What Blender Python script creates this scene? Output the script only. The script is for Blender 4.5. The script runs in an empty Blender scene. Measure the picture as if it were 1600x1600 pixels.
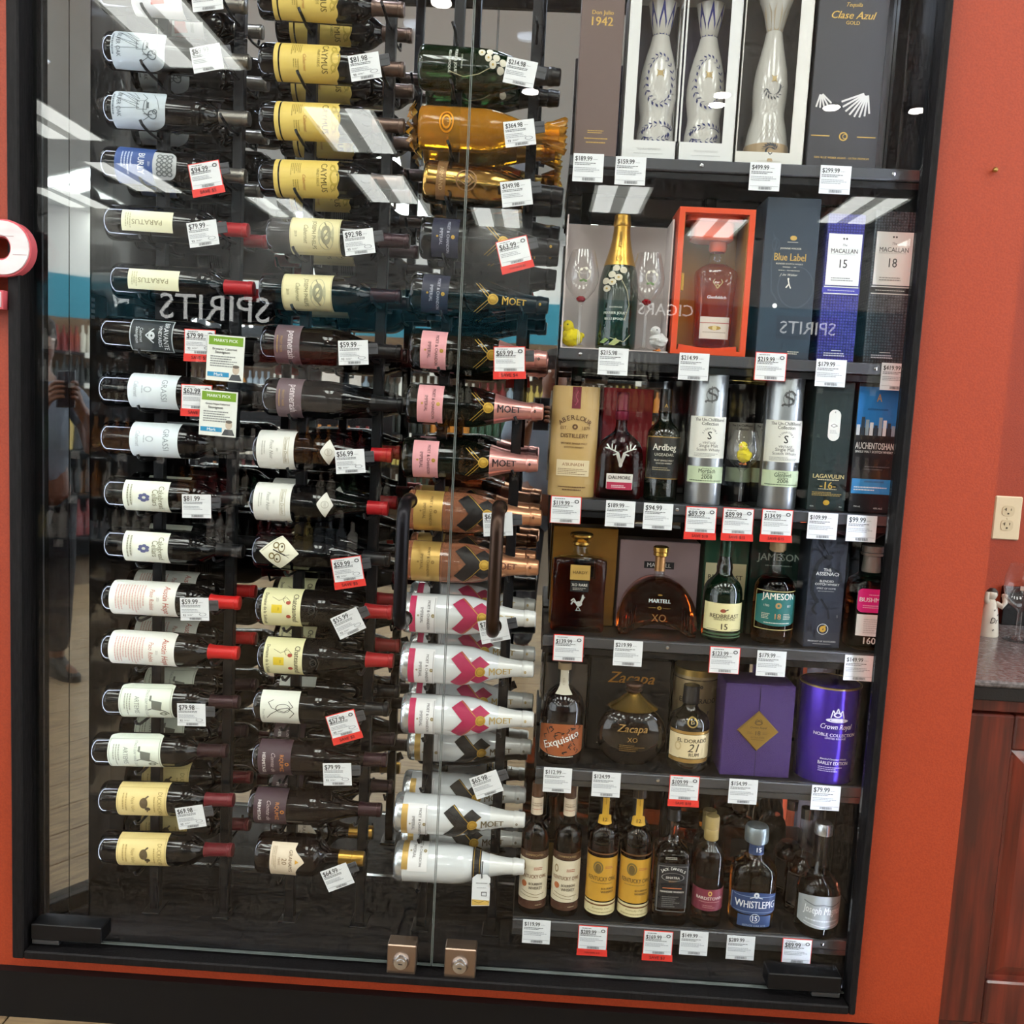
import bpy, math, random
from mathutils import Vector, Matrix
random.seed(7)
sc = bpy.context.scene
col = sc.collection
PI = math.pi

# ------------------------------------------------------------------ camera
CAM_F, CAM_D, CAM_H = 1450.0, 1.9, 1.38
PITCH, ROLL, YAW = 0.107876, 0.051640, -0.026001
fwd = Vector((math.sin(YAW)*math.cos(PITCH), math.cos(YAW)*math.cos(PITCH), -math.sin(PITCH)))
rt = Vector((math.cos(YAW), -math.sin(YAW), 0)); up = rt.cross(fwd)
RT = rt*math.cos(ROLL) + up*math.sin(ROLL); UP = -rt*math.sin(ROLL) + up*math.cos(ROLL)
CAMP = Vector((0, -CAM_D, CAM_H))
cd = bpy.data.cameras.new('camera'); cam = bpy.data.objects.new('camera', cd); col.objects.link(cam)
cd.sensor_width = 36; cd.lens = CAM_F/1600*36; cd.clip_start = 0.05
cam.matrix_world = Matrix(((RT.x, UP.x, -fwd.x, CAMP.x), (RT.y, UP.y, -fwd.y, CAMP.y), (RT.z, UP.z, -fwd.z, CAMP.z), (0, 0, 0, 1)))
sc.camera = cam
# ------------------------------------------------------------------ world, exposure
w = bpy.data.worlds.new('world'); sc.world = w; w.use_nodes = True
w.node_tree.nodes['Background'].inputs[0].default_value = (0.93, 0.96, 1.0, 1)
w.node_tree.nodes['Background'].inputs[1].default_value = 1.9
vs = sc.view_settings; vs.view_transform = 'Standard'; vs.look = 'None'; vs.gamma = 1; vs.use_curve_mapping = False
vs.exposure = 0.82
TROFFER, CANLIGHT, LEDSTRIP, PUCK = 9.0, 60.0, 55.0, 50.0
cy = sc.cycles
cy.max_bounces = 8; cy.transparent_max_bounces = 16; cy.transmission_bounces = 6; cy.glossy_bounces = 5; cy.diffuse_bounces = 2
cy.caustics_reflective = False; cy.caustics_refractive = False; cy.sample_clamp_indirect = 6.0
cy.use_denoising = True; cy.use_adaptive_sampling = True; cy.adaptive_threshold = .06; cy.adaptive_min_samples = 12

# ------------------------------------------------------------------ pixel helpers (1600 x 1600 frame)
def P(px, py, Y):
    d = fwd + RT*((px-800)/CAM_F) + UP*((800-py)/CAM_F)
    return CAMP + d*((Y+CAM_D)/d.y)
def pix(p):
    v = Vector(p)-CAMP; z = v.dot(fwd)
    return 800+CAM_F*v.dot(RT)/z, 800-CAM_F*v.dot(UP)/z
def X_at(px, y, z):
    a, b = -3.0, 3.0
    for _ in range(40):
        m_ = (a+b)/2
        if pix((m_, y, z))[0] < px: a = m_
        else: b = m_
    return a
def Z_at(py, x, y):
    a, b = -1.0, 4.0
    for _ in range(40):
        m_ = (a+b)/2
        if pix((x, y, m_))[1] > py: a = m_
        else: b = m_
    return a

# ------------------------------------------------------------------ materials
def lin(c):
    return tuple((v/12.92 if v <= .04045 else ((v+.055)/1.055)**2.4) for v in c)
def hx(s):
    return lin(tuple(int(s[i:i+2], 16)/255 for i in (0, 2, 4)))
_M = {}
def mat(c, rough=.5, metal=0, coat=0, emit=0, trans=0, ior=1.45, bump=0, bscale=200, spec=.5, aniso=None, sss=0):
    key = (c, rough, metal, coat, emit, trans, ior, bump, bscale, spec, aniso, sss)
    if key in _M: return _M[key]
    m = bpy.data.materials.new('mat_'+c); m.use_nodes = True
    nt = m.node_tree; b = nt.nodes['Principled BSDF']
    rgb = hx(c)
    b.inputs['Base Color'].default_value = (*rgb, 1); b.inputs['Roughness'].default_value = rough
    b.inputs['Metallic'].default_value = metal; b.inputs['Coat Weight'].default_value = coat; b.inputs['Coat Roughness'].default_value = .03
    b.inputs['IOR'].default_value = ior; b.inputs['Transmission Weight'].default_value = trans; b.inputs['Specular IOR Level'].default_value = spec
    if emit:
        b.inputs['Emission Color'].default_value = (*rgb, 1); b.inputs['Emission Strength'].default_value = emit
    if sss:
        b.inputs['Subsurface Weight'].default_value = sss; b.inputs['Subsurface Radius'].default_value = (.02, .01, .005)
    if bump:
        n = nt.nodes.new('ShaderNodeTexNoise'); n.inputs['Scale'].default_value = bscale; n.inputs['Detail'].default_value = 3
        tc = nt.nodes.new('ShaderNodeTexCoord'); nt.links.new(tc.outputs['Object'], n.inputs['Vector'])
        bp = nt.nodes.new('ShaderNodeBump'); bp.inputs['Strength'].default_value = bump; bp.inputs['Distance'].default_value = .002
        nt.links.new(n.outputs['Fac'], bp.inputs['Height']); nt.links.new(bp.outputs['Normal'], b.inputs['Normal'])
        if aniso:
            mp = nt.nodes.new('ShaderNodeMapping'); mp.inputs['Scale'].default_value = aniso
            nt.links.new(tc.outputs['Object'], mp.inputs['Vector']); nt.links.new(mp.outputs['Vector'], n.inputs['Vector'])
            rp = nt.nodes.new('ShaderNodeMix'); rp.data_type = 'RGBA'
            rp.inputs['A'].default_value = (*[v*.65 for v in rgb], 1); rp.inputs['B'].default_value = (*[min(1, v*1.35) for v in rgb], 1)
            nt.links.new(n.outputs['Fac'], rp.inputs['Factor']); nt.links.new(rp.outputs['Result'], b.inputs['Base Color'])
    _M[key] = m
    return m
def clear(name, tint=(1, 1, 1), f0=.04, rough=0.0, strength=1.0):
    """thin clear glass: transparent body with a Fresnel-weighted mirror reflection"""
    key = ('clear', tint, f0, rough, strength)
    if key in _M: return _M[key]
    m = bpy.data.materials.new(name); m.use_nodes = True; nt = m.node_tree; nt.nodes.clear()
    o = nt.nodes.new('ShaderNodeOutputMaterial'); t = nt.nodes.new('ShaderNodeBsdfTransparent'); g = nt.nodes.new('ShaderNodeBsdfGlossy')
    g.inputs['Roughness'].default_value = rough
    t.inputs[0].default_value = (*tint, 1)
    lw = nt.nodes.new('ShaderNodeLayerWeight'); lw.inputs['Blend'].default_value = .5
    pw = nt.nodes.new('ShaderNodeMath'); pw.operation = 'POWER'; pw.inputs[1].default_value = 5
    ml = nt.nodes.new('ShaderNodeMath'); ml.operation = 'MULTIPLY_ADD'; ml.inputs[1].default_value = (1-f0)*strength; ml.inputs[2].default_value = f0
    mx = nt.nodes.new('ShaderNodeMixShader')
    L = nt.links.new
    L(lw.outputs['Facing'], pw.inputs[0]); L(pw.outputs[0], ml.inputs[0]); L(ml.outputs[0], mx.inputs[0])
    L(t.outputs[0], mx.inputs[1]); L(g.outputs[0], mx.inputs[2]); L(mx.outputs[0], o.inputs[0])
    _M[key] = m
    return m
def tex_mat(name, ca, cb, scale=(1, 1, 1), nscale=4, rough=.4, bump=.2, detail=4, contrast=(.35, .65), coat=0, wave=False):
    m = bpy.data.materials.new(name); m.use_nodes = True; nt = m.node_tree; b = nt.nodes['Principled BSDF']; L = nt.links.new
    tc = nt.nodes.new('ShaderNodeTexCoord'); mp = nt.nodes.new('ShaderNodeMapping'); mp.inputs['Scale'].default_value = scale
    L(tc.outputs['Object'], mp.inputs['Vector'])
    if wave:
        n = nt.nodes.new('ShaderNodeTexWave'); n.inputs['Scale'].default_value = nscale; n.inputs['Distortion'].default_value = 9
        n.inputs['Detail'].default_value = detail; n.inputs['Detail Scale'].default_value = 1.6
    else:
        n = nt.nodes.new('ShaderNodeTexNoise'); n.inputs['Scale'].default_value = nscale; n.inputs['Detail'].default_value = detail
    L(mp.outputs['Vector'], n.inputs['Vector'])
    r = nt.nodes.new('ShaderNodeValToRGB'); r.color_ramp.elements[0].position = contrast[0]; r.color_ramp.elements[1].position = contrast[1]
    r.color_ramp.elements[0].color = (*hx(ca), 1); r.color_ramp.elements[1].color = (*hx(cb), 1)
    L(n.outputs['Fac'], r.inputs[0]); L(r.outputs[0], b.inputs['Base Color'])
    b.inputs['Roughness'].default_value = rough; b.inputs['Coat Weight'].default_value = coat
    if name.startswith('black'): b.inputs['Specular IOR Level'].default_value = .22
    if bump:
        bp = nt.nodes.new('ShaderNodeBump'); bp.inputs['Strength'].default_value = bump; bp.inputs['Distance'].default_value = .003
        L(n.outputs['Fac'], bp.inputs['Height']); L(bp.outputs['Normal'], b.inputs['Normal'])
    return m
WALL = tex_mat('orange_paint', '9c3514', 'a83d18', nscale=260, rough=.55, bump=.12, detail=2)
BLACKWOOD = tex_mat('black_stained_wood', '0b0a0c', '201f22', scale=(1, 9, 9), nscale=5, rough=.58, bump=.35, detail=6)
BLACKWOOD_V = tex_mat('black_stained_wood_upright', '0b0a0c', '1d1c20', scale=(9, 9, 1), nscale=5, rough=.58, bump=.35, detail=6)
FLOORWOOD = tex_mat('oak_floor', '78624a', 'a18a68', scale=(2, 16, 1), nscale=4, rough=.4, bump=.08, detail=6)
CHERRY = tex_mat('cherry_wood', '43170f', '74291a', scale=(14, 14, 1), nscale=3, rough=.32, bump=.1, detail=6, coat=.3)
STONE = tex_mat('grey_stone', '3e3b3c', '86807f', nscale=90, rough=.22, bump=.03, detail=6, contrast=(.3, .75))
BLACK = mat('0c0c0e', .42, spec=.3)
SATIN = mat('111214', .45, spec=.35)
DARKMETAL = mat('131418', .4, .4)
GREYMETAL = mat('5c5f63', .35, .8)
CHROME = mat('c9c9cc', .18, 1)
MIRROR = mat('d6dade', .015, 1)

# ------------------------------------------------------------------ mesh helpers
class MB:
    def __init__(s): s.v = []; s.f = []
    def add(s, v, f):
        o = len(s.v); s.v += [tuple(p) for p in v]; s.f += [tuple(i+o for i in q) for q in f]; return s
    def box(s, x0, x1, y0, y1, z0, z1):
        v = [(x, y, z) for z in (z0, z1) for y in (y0, y1) for x in (x0, x1)]
        return s.add(v, [(0, 2, 3, 1), (4, 5, 7, 6), (0, 1, 5, 4), (2, 6, 7, 3), (0, 4, 6, 2), (1, 3, 7, 5)])
    def bbox(s, x0, x1, y0, y1, z0, z1, b=.002):
        """box with chamfered edges"""
        b = min(b, (x1-x0)/2.01, (y1-y0)/2.01, (z1-z0)/2.01)
        V = []; idx = {}
        X, Y, Z = (x0, x1), (y0, y1), (z0, z1)
        for i in (0, 1):
            for j in (0, 1):
                for k in (0, 1):
                    sx, sy, sz = (b if i == 0 else -b), (b if j == 0 else -b), (b if k == 0 else -b)
                    for ax, p in enumerate(((X[i], Y[j]+sy, Z[k]+sz), (X[i]+sx, Y[j], Z[k]+sz), (X[i]+sx, Y[j]+sy, Z[k]))):
                        idx[(i, j, k, ax)] = len(V); V.append(p)
        F = []
        for i in (0, 1):
            q = [idx[(i, 0, 0, 0)], idx[(i, 1, 0, 0)], idx[(i, 1, 1, 0)], idx[(i, 0, 1, 0)]]; F.append(q if i else q[::-1])
            q = [idx[(0, i, 0, 1)], idx[(1, i, 0, 1)], idx[(1, i, 1, 1)], idx[(0, i, 1, 1)]]; F.append(q if not i else q[::-1])
            q = [idx[(0, 0, i, 2)], idx[(1, 0, i, 2)], idx[(1, 1, i, 2)], idx[(0, 1, i, 2)]]; F.append(q if i else q[::-1])
        for i in (0, 1):
            for j in (0, 1):
                F.append((idx[(i, j, 0, 0)], idx[(i, j, 1, 0)], idx[(i, j, 1, 1)], idx[(i, j, 0, 1)]))
                F.append((idx[(i, 0, j, 0)], idx[(i, 1, j, 0)], idx[(i, 1, j, 2)], idx[(i, 0, j, 2)]))
                F.append((idx[(0, i, j, 1)], idx[(1, i, j, 1)], idx[(1, i, j, 2)], idx[(0, i, j, 2)]))
                for k in (0, 1): F.append((idx[(i, j, k, 0)], idx[(i, j, k, 1)], idx[(i, j, k, 2)]))
        return s.add(V, F)
    def loft(s, prof, seg=28, cap0=True, cap1=True):
        """prof: (z, rx, ry, n[, cx, cy]); superellipse rings along z"""
        V = []
        for p in prof:
            z, rx = p[0], p[1]; ry = p[2] if len(p) > 2 and p[2] is not None else rx; n = p[3] if len(p) > 3 else 2
            cx = p[4] if len(p) > 4 else 0; cyy = p[5] if len(p) > 5 else 0
            for i in range(seg):
                a = 2*PI*(i+.5)/seg; c, sn = math.cos(a), math.sin(a)
                V.append((cx+rx*math.copysign(abs(c)**(2/n), c), cyy+ry*math.copysign(abs(sn)**(2/n), sn), z))
        F = []
        for k in range(len(prof)-1):
            for i in range(seg):
                j = (i+1) % seg; F.append((k*seg+i, k*seg+j, (k+1)*seg+j, (k+1)*seg+i))
        if cap0: F.append(tuple(range(seg))[::-1])
        if cap1: F.append(tuple((len(prof)-1)*seg+i for i in range(seg)))
        return s.add(V, F)
    def tube(s, pts, r, seg=10, caps=True):
        pts = [Vector(p) for p in pts]; rs = r if isinstance(r, (list, tuple)) else [r]*len(pts)
        V = []; prev = None
        for i, p in enumerate(pts):
            t = (pts[min(i+1, len(pts)-1)]-pts[max(i-1, 0)]).normalized()
            if prev is None:
                a = Vector((0, 0, 1)) if abs(t.z) < .9 else Vector((1, 0, 0)); u = t.cross(a).normalized()
            else:
                u = (prev-t*prev.dot(t)).normalized()
            prev = u; vv = t.cross(u)
            for k in range(seg):
                an = 2*PI*k/seg; V.append(p+(u*math.cos(an)+vv*math.sin(an))*rs[i])
        F = []
        for i in range(len(pts)-1):
            for k in range(seg):
                j = (k+1) % seg; F.append((i*seg+k, i*seg+j, (i+1)*seg+j, (i+1)*seg+k))
        if caps: F += [tuple(range(seg))[::-1], tuple((len(pts)-1)*seg+k for k in range(seg))]
        return s.add(V, F)
    def prism(s, poly, y0, y1):
        """poly in x,z extruded along y"""
        n = len(poly); V = [(x, y0, z) for x, z in poly]+[(x, y1, z) for x, z in poly]
        F = [tuple(range(n)), tuple(range(n, 2*n))[::-1]]
        for i in range(n):
            j = (i+1) % n; F.append((i, i+n, j+n, j))
        return s.add(V, F)
    def mesh(s, name, smooth=True, ang=38):
        me = bpy.data.meshes.new(name); me.from_pydata(s.v, [], s.f); me.update()
        if smooth:
            me.polygons.foreach_set('use_smooth', [True]*len(me.polygons)); me.set_sharp_from_angle(angle=math.radians(ang))
        return me
def obj(name, me, material=None, parent=None, smooth=True, loc=None):
    if isinstance(me, MB): me = me.mesh(name, smooth)
    if material is not None and not me.materials: me.materials.append(material)
    o = bpy.data.objects.new(name, me); col.objects.link(o)
    if parent is not None: o.parent = parent
    if loc is not None: o.location = loc
    return o
def tag(o, label, cat=None, group=None, kind=None):
    if label: o['label'] = label
    if cat: o['category'] = cat
    if group: o['group'] = group
    if kind: o['kind'] = kind
    return o
def thing(name, label, cat, loc=(0, 0, 0), group=None, kind=None):
    o = bpy.data.objects.new(name, None); col.objects.link(o); o.location = loc; o.empty_display_size = .02
    return tag(o, label, cat, group, kind)
def struct(name, mb, m, label=None, cat=None, parent=None, smooth=True):
    o = obj(name, mb, m, parent, smooth)
    if parent is None: tag(o, label, cat, None, 'structure')
    return o

# ------------------------------------------------------------------ print: lettering and drawn marks on any surface
_T = {}
def text_verts(s, bold=0):
    bold = min(bold, .02); key = (s, bold)
    if key in _T: return _T[key]
    cu = bpy.data.curves.new('t', 'FONT'); cu.body = s; cu.align_x = 'CENTER'; cu.align_y = 'CENTER'; cu.resolution_u = 2; cu.size = 1
    o = bpy.data.objects.new('t', cu); me = o.to_mesh()
    v = [(p.co.x, p.co.y) for p in me.vertices]; f = [tuple(q.vertices) for q in me.polygons]
    o.to_mesh_clear(); bpy.data.objects.remove(o); bpy.data.curves.remove(cu)
    if bold and v:
        n0 = len(v); sh = bold*.8
        nb = n0; v = [(x-sh, y) for x, y in v]+[(x+sh, y) for x, y in v]; f = f+[tuple(q+n0 for q in g) for g in f]
    if v:
        x0 = min(p[0] for p in v); x1 = max(p[0] for p in v); y0 = min(p[1] for p in v); y1 = max(p[1] for p in v)
        v = [(x-(x0+x1)/2, y-(y0+y1)/2) for x, y in v]; wd = x1-x0; hh = y1-y0
    else: wd = hh = 1
    _T[key] = (v, f, wd, hh)
    return _T[key]
class Print:
    """collects flat marks by colour in (u, v) millimetres, then maps them onto a surface"""
    def __init__(s): s.c = {}; s.l = 0
    def _a(s, c, v, f):
        V, F = s.c.setdefault(c, ([], [])); o = len(V); V += [(*p[:2], s.l+(p[2] if len(p) > 2 else 0)) for p in v]; F += [tuple(i+o for i in q) for q in f]
    def quad(s, q, c, step=4.0):
        (ax, ay), (bx, by), (cx, cy_), (dx, dy) = q
        n = max(1, min(24, int(max(math.hypot(bx-ax, by-ay), math.hypot(cx-dx, cy_-dy))/step)))
        m_ = max(1, min(24, int(max(math.hypot(dx-ax, dy-ay), math.hypot(cx-bx, cy_-by))/step)))
        v = []
        for j in range(m_+1):
            t = j/m_
            for i in range(n+1):
                r = i/n
                v.append(((1-t)*((1-r)*ax+r*bx)+t*((1-r)*dx+r*cx), (1-t)*((1-r)*ay+r*by)+t*((1-r)*dy+r*cy_)))
        f = [(j*(n+1)+i, j*(n+1)+i+1, (j+1)*(n+1)+i+1, (j+1)*(n+1)+i) for j in range(m_) for i in range(n)]
        s._a(c, v, f)
    def run(s, ops):
        for o in ops:
            k = o[0]; s.l += 1
            if k == 'T':
                _, t, u, v, size, c = o[:6]; rot = math.radians(o[6]) if len(o) > 6 else 0; bold = o[7] if len(o) > 7 else 0; shear = o[8] if len(o) > 8 else 0
                tv, tf, _, _ = text_verts(t, bold); cs, sn = math.cos(rot), math.sin(rot)
                pts = [((x+shear*y)*size, y*size) for x, y in tv]
                hf = len(pts)//2 if bold else len(pts); s._a(c, [(u+x*cs-y*sn, v+x*sn+y*cs, .5 if q_ >= hf else 0) for q_, (x, y) in enumerate(pts)], tf)
            elif k == 'F':   # text fitted to a width
                _, t, u, v, wid, c = o[:6]; rot = math.radians(o[6]) if len(o) > 6 else 0; bold = o[7] if len(o) > 7 else 0; asp = o[8] if len(o) > 8 else 1; shear = o[9] if len(o) > 9 else 0
                tv, tf, wd, _ = text_verts(t, bold); size = wid/wd; cs, sn = math.cos(rot), math.sin(rot)
                pts = [((x+shear*y)*size, y*size*asp) for x, y in tv]
                hf = len(pts)//2 if bold else len(pts); s._a(c, [(u+x*cs-y*sn, v+x*sn+y*cs, .5 if q_ >= hf else 0) for q_, (x, y) in enumerate(pts)], tf)
            elif k == 'R':
                _, a, b, c2, d, c = o; s.quad([(a, b), (c2, b), (c2, d), (a, d)], c)
            elif k == 'B':   # border frame
                _, a, b, c2, d, t, c = o
                for r in ((a, b, c2, b+t), (a, d-t, c2, d), (a, b, a+t, d), (c2-t, b, c2, d)): s.quad([(r[0], r[1]), (r[2], r[1]), (r[2], r[3]), (r[0], r[3])], c)
            elif k == 'Q': s.quad(o[1], o[2])
            elif k == 'E':
                _, u, v, ru, rv, c = o[:6]; inner = o[6] if len(o) > 6 else 0; n = 22
                vv = []; f = []
                for i in range(n):
                    a = 2*PI*i/n; vv.append((u+ru*math.cos(a), v+rv*math.sin(a))); vv.append((u+ru*inner*math.cos(a), v+rv*inner*math.sin(a)))
                for i in range(n):
                    j = (i+1) % n; f.append((2*i, 2*j, 2*j+1, 2*i+1))
                s._a(c, vv, f)
            elif k == 'L':
                _, a, b, c2, d, n, c = o[:7]; rot = o[7] if len(o) > 7 else 0
                rr = random.Random(int(a*7+b*13+n)); ln = abs(d-b)/n if not rot else abs(c2-a)/n
                for i in range(n):
                    if not rot:
                        y = d-(i+.5)*ln; x = a; end = a+(c2-a)*(rr.uniform(.6, 1) if n > 1 else 1)
                        while x < end-1:
                            q = min(end, x+rr.uniform(2, 6)); s.quad([(x, y-ln*.22), (q, y-ln*.22), (q, y+ln*.22), (x, y+ln*.22)], c); x = q+.8
                    else:
                        x = a+(i+.5)*ln; y = b; end = b+(d-b)*rr.uniform(.7, 1)
                        while y < end-1:
                            q = min(end, y+rr.uniform(2, 6)); s.quad([(x-ln*.22, y), (x+ln*.22, y), (x+ln*.22, q), (x-ln*.22, q)], c); y = q+.8
            elif k == 'S':
                _, pts, wd, c = o
                for (x0, y0), (x1, y1) in zip(pts[:-1], pts[1:]):
                    l = math.hypot(x1-x0, y1-y0) or 1; nx, ny = -(y1-y0)/l*wd/2, (x1-x0)/l*wd/2
                    s.quad([(x0+nx, y0+ny), (x1+nx, y1+ny), (x1-nx, y1-ny), (x0-nx, y0-ny)], c)
            elif k == 'K':   # barcode
                _, a, b, c2, d, c = o; x = a; rr = random.Random(3)
                while x < c2:
                    wv = rr.uniform(.3, 1.2); s.quad([(x, b), (min(c2, x+wv), b), (min(c2, x+wv), d), (x, d)], c); x += wv+rr.uniform(.4, 1.0)
        return s
    def build(s, fmap, parent, name='lettering', mats=None):
        for c, (V, F) in s.c.items():
            mb = MB(); lz = min(2.5e-5, 6e-4/max(1, s.l)); mb.add([(lambda p: (p[0], p[1]-l*lz, p[2]))(fmap(u, v)) for u, v, l in V], F)
            o = obj(name, mb.mesh(name, False), ink(c), parent)
INKS = {}
def ink(c):
    """'rrggbb' plain ink, 'rrggbbg' foil"""
    if c.endswith('g') and len(c) == 7: return mat(c[:6], .36, .45)
    if c.endswith('b') and len(c) == 7: return mat(c[:6], .5)
    return mat(c, .55)
def shape_edges(shape, w, h):
    """top and bottom edge height (mm) of a label at fraction t in 0..1 of its width"""
    if shape == 'arch': return lambda t: h/2-h*.30*abs(2*t-1)**4, lambda t: -h/2
    if shape == 'clip': return lambda t: h/2-max(0, abs(2*t-1)-.86)/.14*h*.12, lambda t: -h/2+max(0, abs(2*t-1)-.86)/.14*h*.12
    if shape == 'scallop': return lambda t: h/2-(3.2-4.2*abs(math.sin(t*PI*4.5)))-9*abs(2*t-1)**3, lambda t: -h/2
    if shape == 'diamond': return lambda t: h/2*(1-abs(2*t-1)), lambda t: -h/2*(1-abs(2*t-1))
    if shape == 'peak': return lambda t: h/2-h*.26*min(1, abs(2*t-1)*1.5)+2*math.cos(t*14), lambda t: -h/2
    if shape == 'bowed': return lambda t: h/2-h*.14*(2*t-1)**2, lambda t: -h/2+h*.10*(2*t-1)**2
    return lambda t: h/2, lambda t: -h/2
def patch(fmap, w, h, shape='rect', nv=6, vc=0):
    top, bot = shape_edges(shape, w, h); n = max(6, int(w/3.5)); mb = MB(); V = []
    if shape in ('scallop', 'peak'): n = 40
    for j in range(nv+1):
        for i in range(n+1):
            t = i/n; V.append(fmap(-w/2+w*t, vc+bot(t)+(top(t)-bot(t))*j/nv))
    mb.add(V, [(j*(n+1)+i, j*(n+1)+i+1, (j+1)*(n+1)+i+1, (j+1)*(n+1)+i) for j in range(nv) for i in range(n)])
    return mb
def interp(prof, z, k=1):
    if z <= prof[0][0]: return prof[0][k]
    for a, b in zip(prof[:-1], prof[1:]):
        if a[0] <= z <= b[0]: return a[k]+(b[k]-a[k])*(z-a[0])/((b[0]-a[0]) or 1e-9)
    return prof[-1][k]
def round_map(prof, zc, rref, eps=.0005, back=False):
    """(u, v) mm onto a round bottle whose profile is in metres"""
    s = -1 if back else 1
    def f(u, v):
        z = zc+v/1000; r = interp(prof, z)+eps; a = u/1000/rref
        return (s*r*math.sin(a), -s*r*math.cos(a), z)
    return f
def loft_map(prof, zc, eps=.0006):
    """(u, v) mm projected onto the front of a lofted bottle with flat-ish sides"""
    def f(u, v):
        z = zc+v/1000; rx = interp(prof, z); ry = interp(prof, z, 2); n = interp(prof, z, 3)
        x = max(-rx*.985, min(rx*.985, u/1000)); y = ry*(1-abs(x/rx)**n)**(1/n)
        return (x, -y-eps, z)
    return f
def flat_map(x0, y, z0, eps=.0006):
    return lambda u, v: (x0+u/1000, y-eps, z0+v/1000)

# ================================================================== SETTING
D = .37                       # depth of the display: the mirror stands here
GX0, GX1, SEAM = -1.058, .720, -.174
IX1 = .800                    # the inside is wider than the doors on the spirit side
FY = -.035                    # front of the black trim
ZF, ZT = .168, 2.46           # display floor and ceiling
OX0 = X_at(12, FY, 1.4); OX1 = X_at(1424, FY, 1.36); OZ0 = Z_at(1531, -.4, FY); OZ1 = 2.52
CX = .923                     # outer corner of the orange wall
AY = .63                      # back of the alcove with the counter
mb = MB().box(-4, OX0, -.005, .12, 0, 3.5).box(OX1, CX, -.005, .018, 0, 3.5).box(IX1+.03, CX, .018, AY, 0, 3.5).box(OX0, OX1, -.005, .12, 0, OZ0).box(OX0, OX1, -.005, .12, OZ1, 3.5)
struct('wall_front', mb, WALL, 'burnt orange painted wall around the glass display', 'wall', smooth=False)
struct('wall_alcove', MB().box(CX, 3.4, AY, AY+.1, 0, 3.5), WALL, 'burnt orange wall behind the stone counter', 'wall', smooth=False)
mb = MB().box(-4, CX, -.022, -.005, 0, .104).box(-4, CX, -.026, -.005, .104, .110)
struct('baseboard_front', mb, BLACK, 'black baseboard below the orange wall', 'baseboard', smooth=False)
# floor of planks
fl = struct('floor', MB().box(-7, 7, -14, .7, -.04, -.006), mat('5a4a3a', .6), 'light oak plank floor of the shop', 'floor', smooth=False)
pm = MB().bbox(-.598, .598, -.0885, .0885, -.006, 0, .002).mesh('plank', False); pm.materials.append(FLOORWOOD)
for i in range(24):
    for k in range(5):
        x = -2.9+k*1.2+(i % 3)*.4; y = -.10-i*.18
        o = bpy.data.objects.new('plank', pm); col.objects.link(o); o.parent = fl; o.location = (x, y, 0)
# black trim round the doors
TRIMB = tex_mat('black_trim', '060506', '141214', scale=(6, 6, 1), nscale=30, rough=.6, bump=.25, detail=5)
def trim(n, mbx, label): return struct('trim_%d' % n, mbx, TRIMB, label, 'trim', smooth=False)
trim(1, MB().bbox(OX0, GX0, FY, .02, OZ0, OZ1, .003), 'black wooden trim post beside the left glass door')
trim(2, MB().bbox(GX1, OX1, FY, .02, OZ0, OZ1, .003), 'black wooden trim post beside the right glass door')
trim(3, MB().bbox(GX0, GX1, FY, .02, OZ0, ZF-.004, .003), 'black wooden sill below the glass doors')
trim(4, MB().bbox(GX0, GX1, FY, .02, OZ1-.05, OZ1, .003), 'black wooden trim above the glass doors')
# inside of the display
SIDEW = tex_mat('polished_black_wood', '0b0a0c', '1d1c20', scale=(9, 9, 1), nscale=5, rough=.35, bump=.08, detail=6, coat=1)
struct('wall_left', MB().box(GX0-.03, GX0, .02, D+.02, ZF-.03, ZT), SIDEW, 'black wooden side panel inside the display, by the wine bottles', 'wall', smooth=False)
struct('wall_right', MB().box(IX1, IX1+.03, .02, D+.02, ZF-.03, ZT), BLACKWOOD_V, 'black wooden side panel inside the display, by the spirit boxes', 'wall', smooth=False)
struct('display_floor', MB().box(GX0, IX1, .02, D+.02, ZF-.03, ZF), BLACKWOOD, 'black wooden floor inside the display', 'floor', smooth=False)
struct('display_ceiling', MB().box(GX0, IX1, .02, D+.02, ZT, ZT+.03), BLACKWOOD, 'black wooden ceiling inside the display', 'ceiling', smooth=False)
wb = struct('wall_back', MB().box(GX0, IX1, D, D+.02, ZF, ZT), MIRROR, 'mirror covering the back of the display', 'mirror', smooth=False)
obj('mirror_channel', MB().box(GX0, IX1, D-.006, D, ZF, ZF+.006), CHROME, wb, smooth=False)
# mirror strips on the side panel
sp = thing('mirror_strip', 'tall narrow mirror strip on the side panel beside the wine', 'mirror', (GX0, 0, 0))
WAVY = mat('b4b8bc', .02, 1, bump=.10, bscale=4)
MA, MBp = Vector((.016, .044)), Vector((.0868, .0802))      # the strips stand across the front corner, turned to the shop
for f0, f1 in ((0, .49), (.51, 1)):
    a_, b_ = MA.lerp(MBp, f0), MA.lerp(MBp, f1)
    obj('strip', MB().add([(a_.x, a_.y, ZF), (b_.x, b_.y, ZF), (b_.x, b_.y, ZT), (a_.x, a_.y, ZT), (a_.x-.002, a_.y+.0035, ZF), (b_.x-.002, b_.y+.0035, ZF), (b_.x-.002, b_.y+.0035, ZT), (a_.x-.002, a_.y+.0035, ZT)], [(0, 1, 2, 3), (7, 6, 5, 4), (0, 4, 5, 1), (1, 5, 6, 2), (2, 6, 7, 3), (3, 7, 4, 0)]), WAVY, sp, smooth=False)
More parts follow.
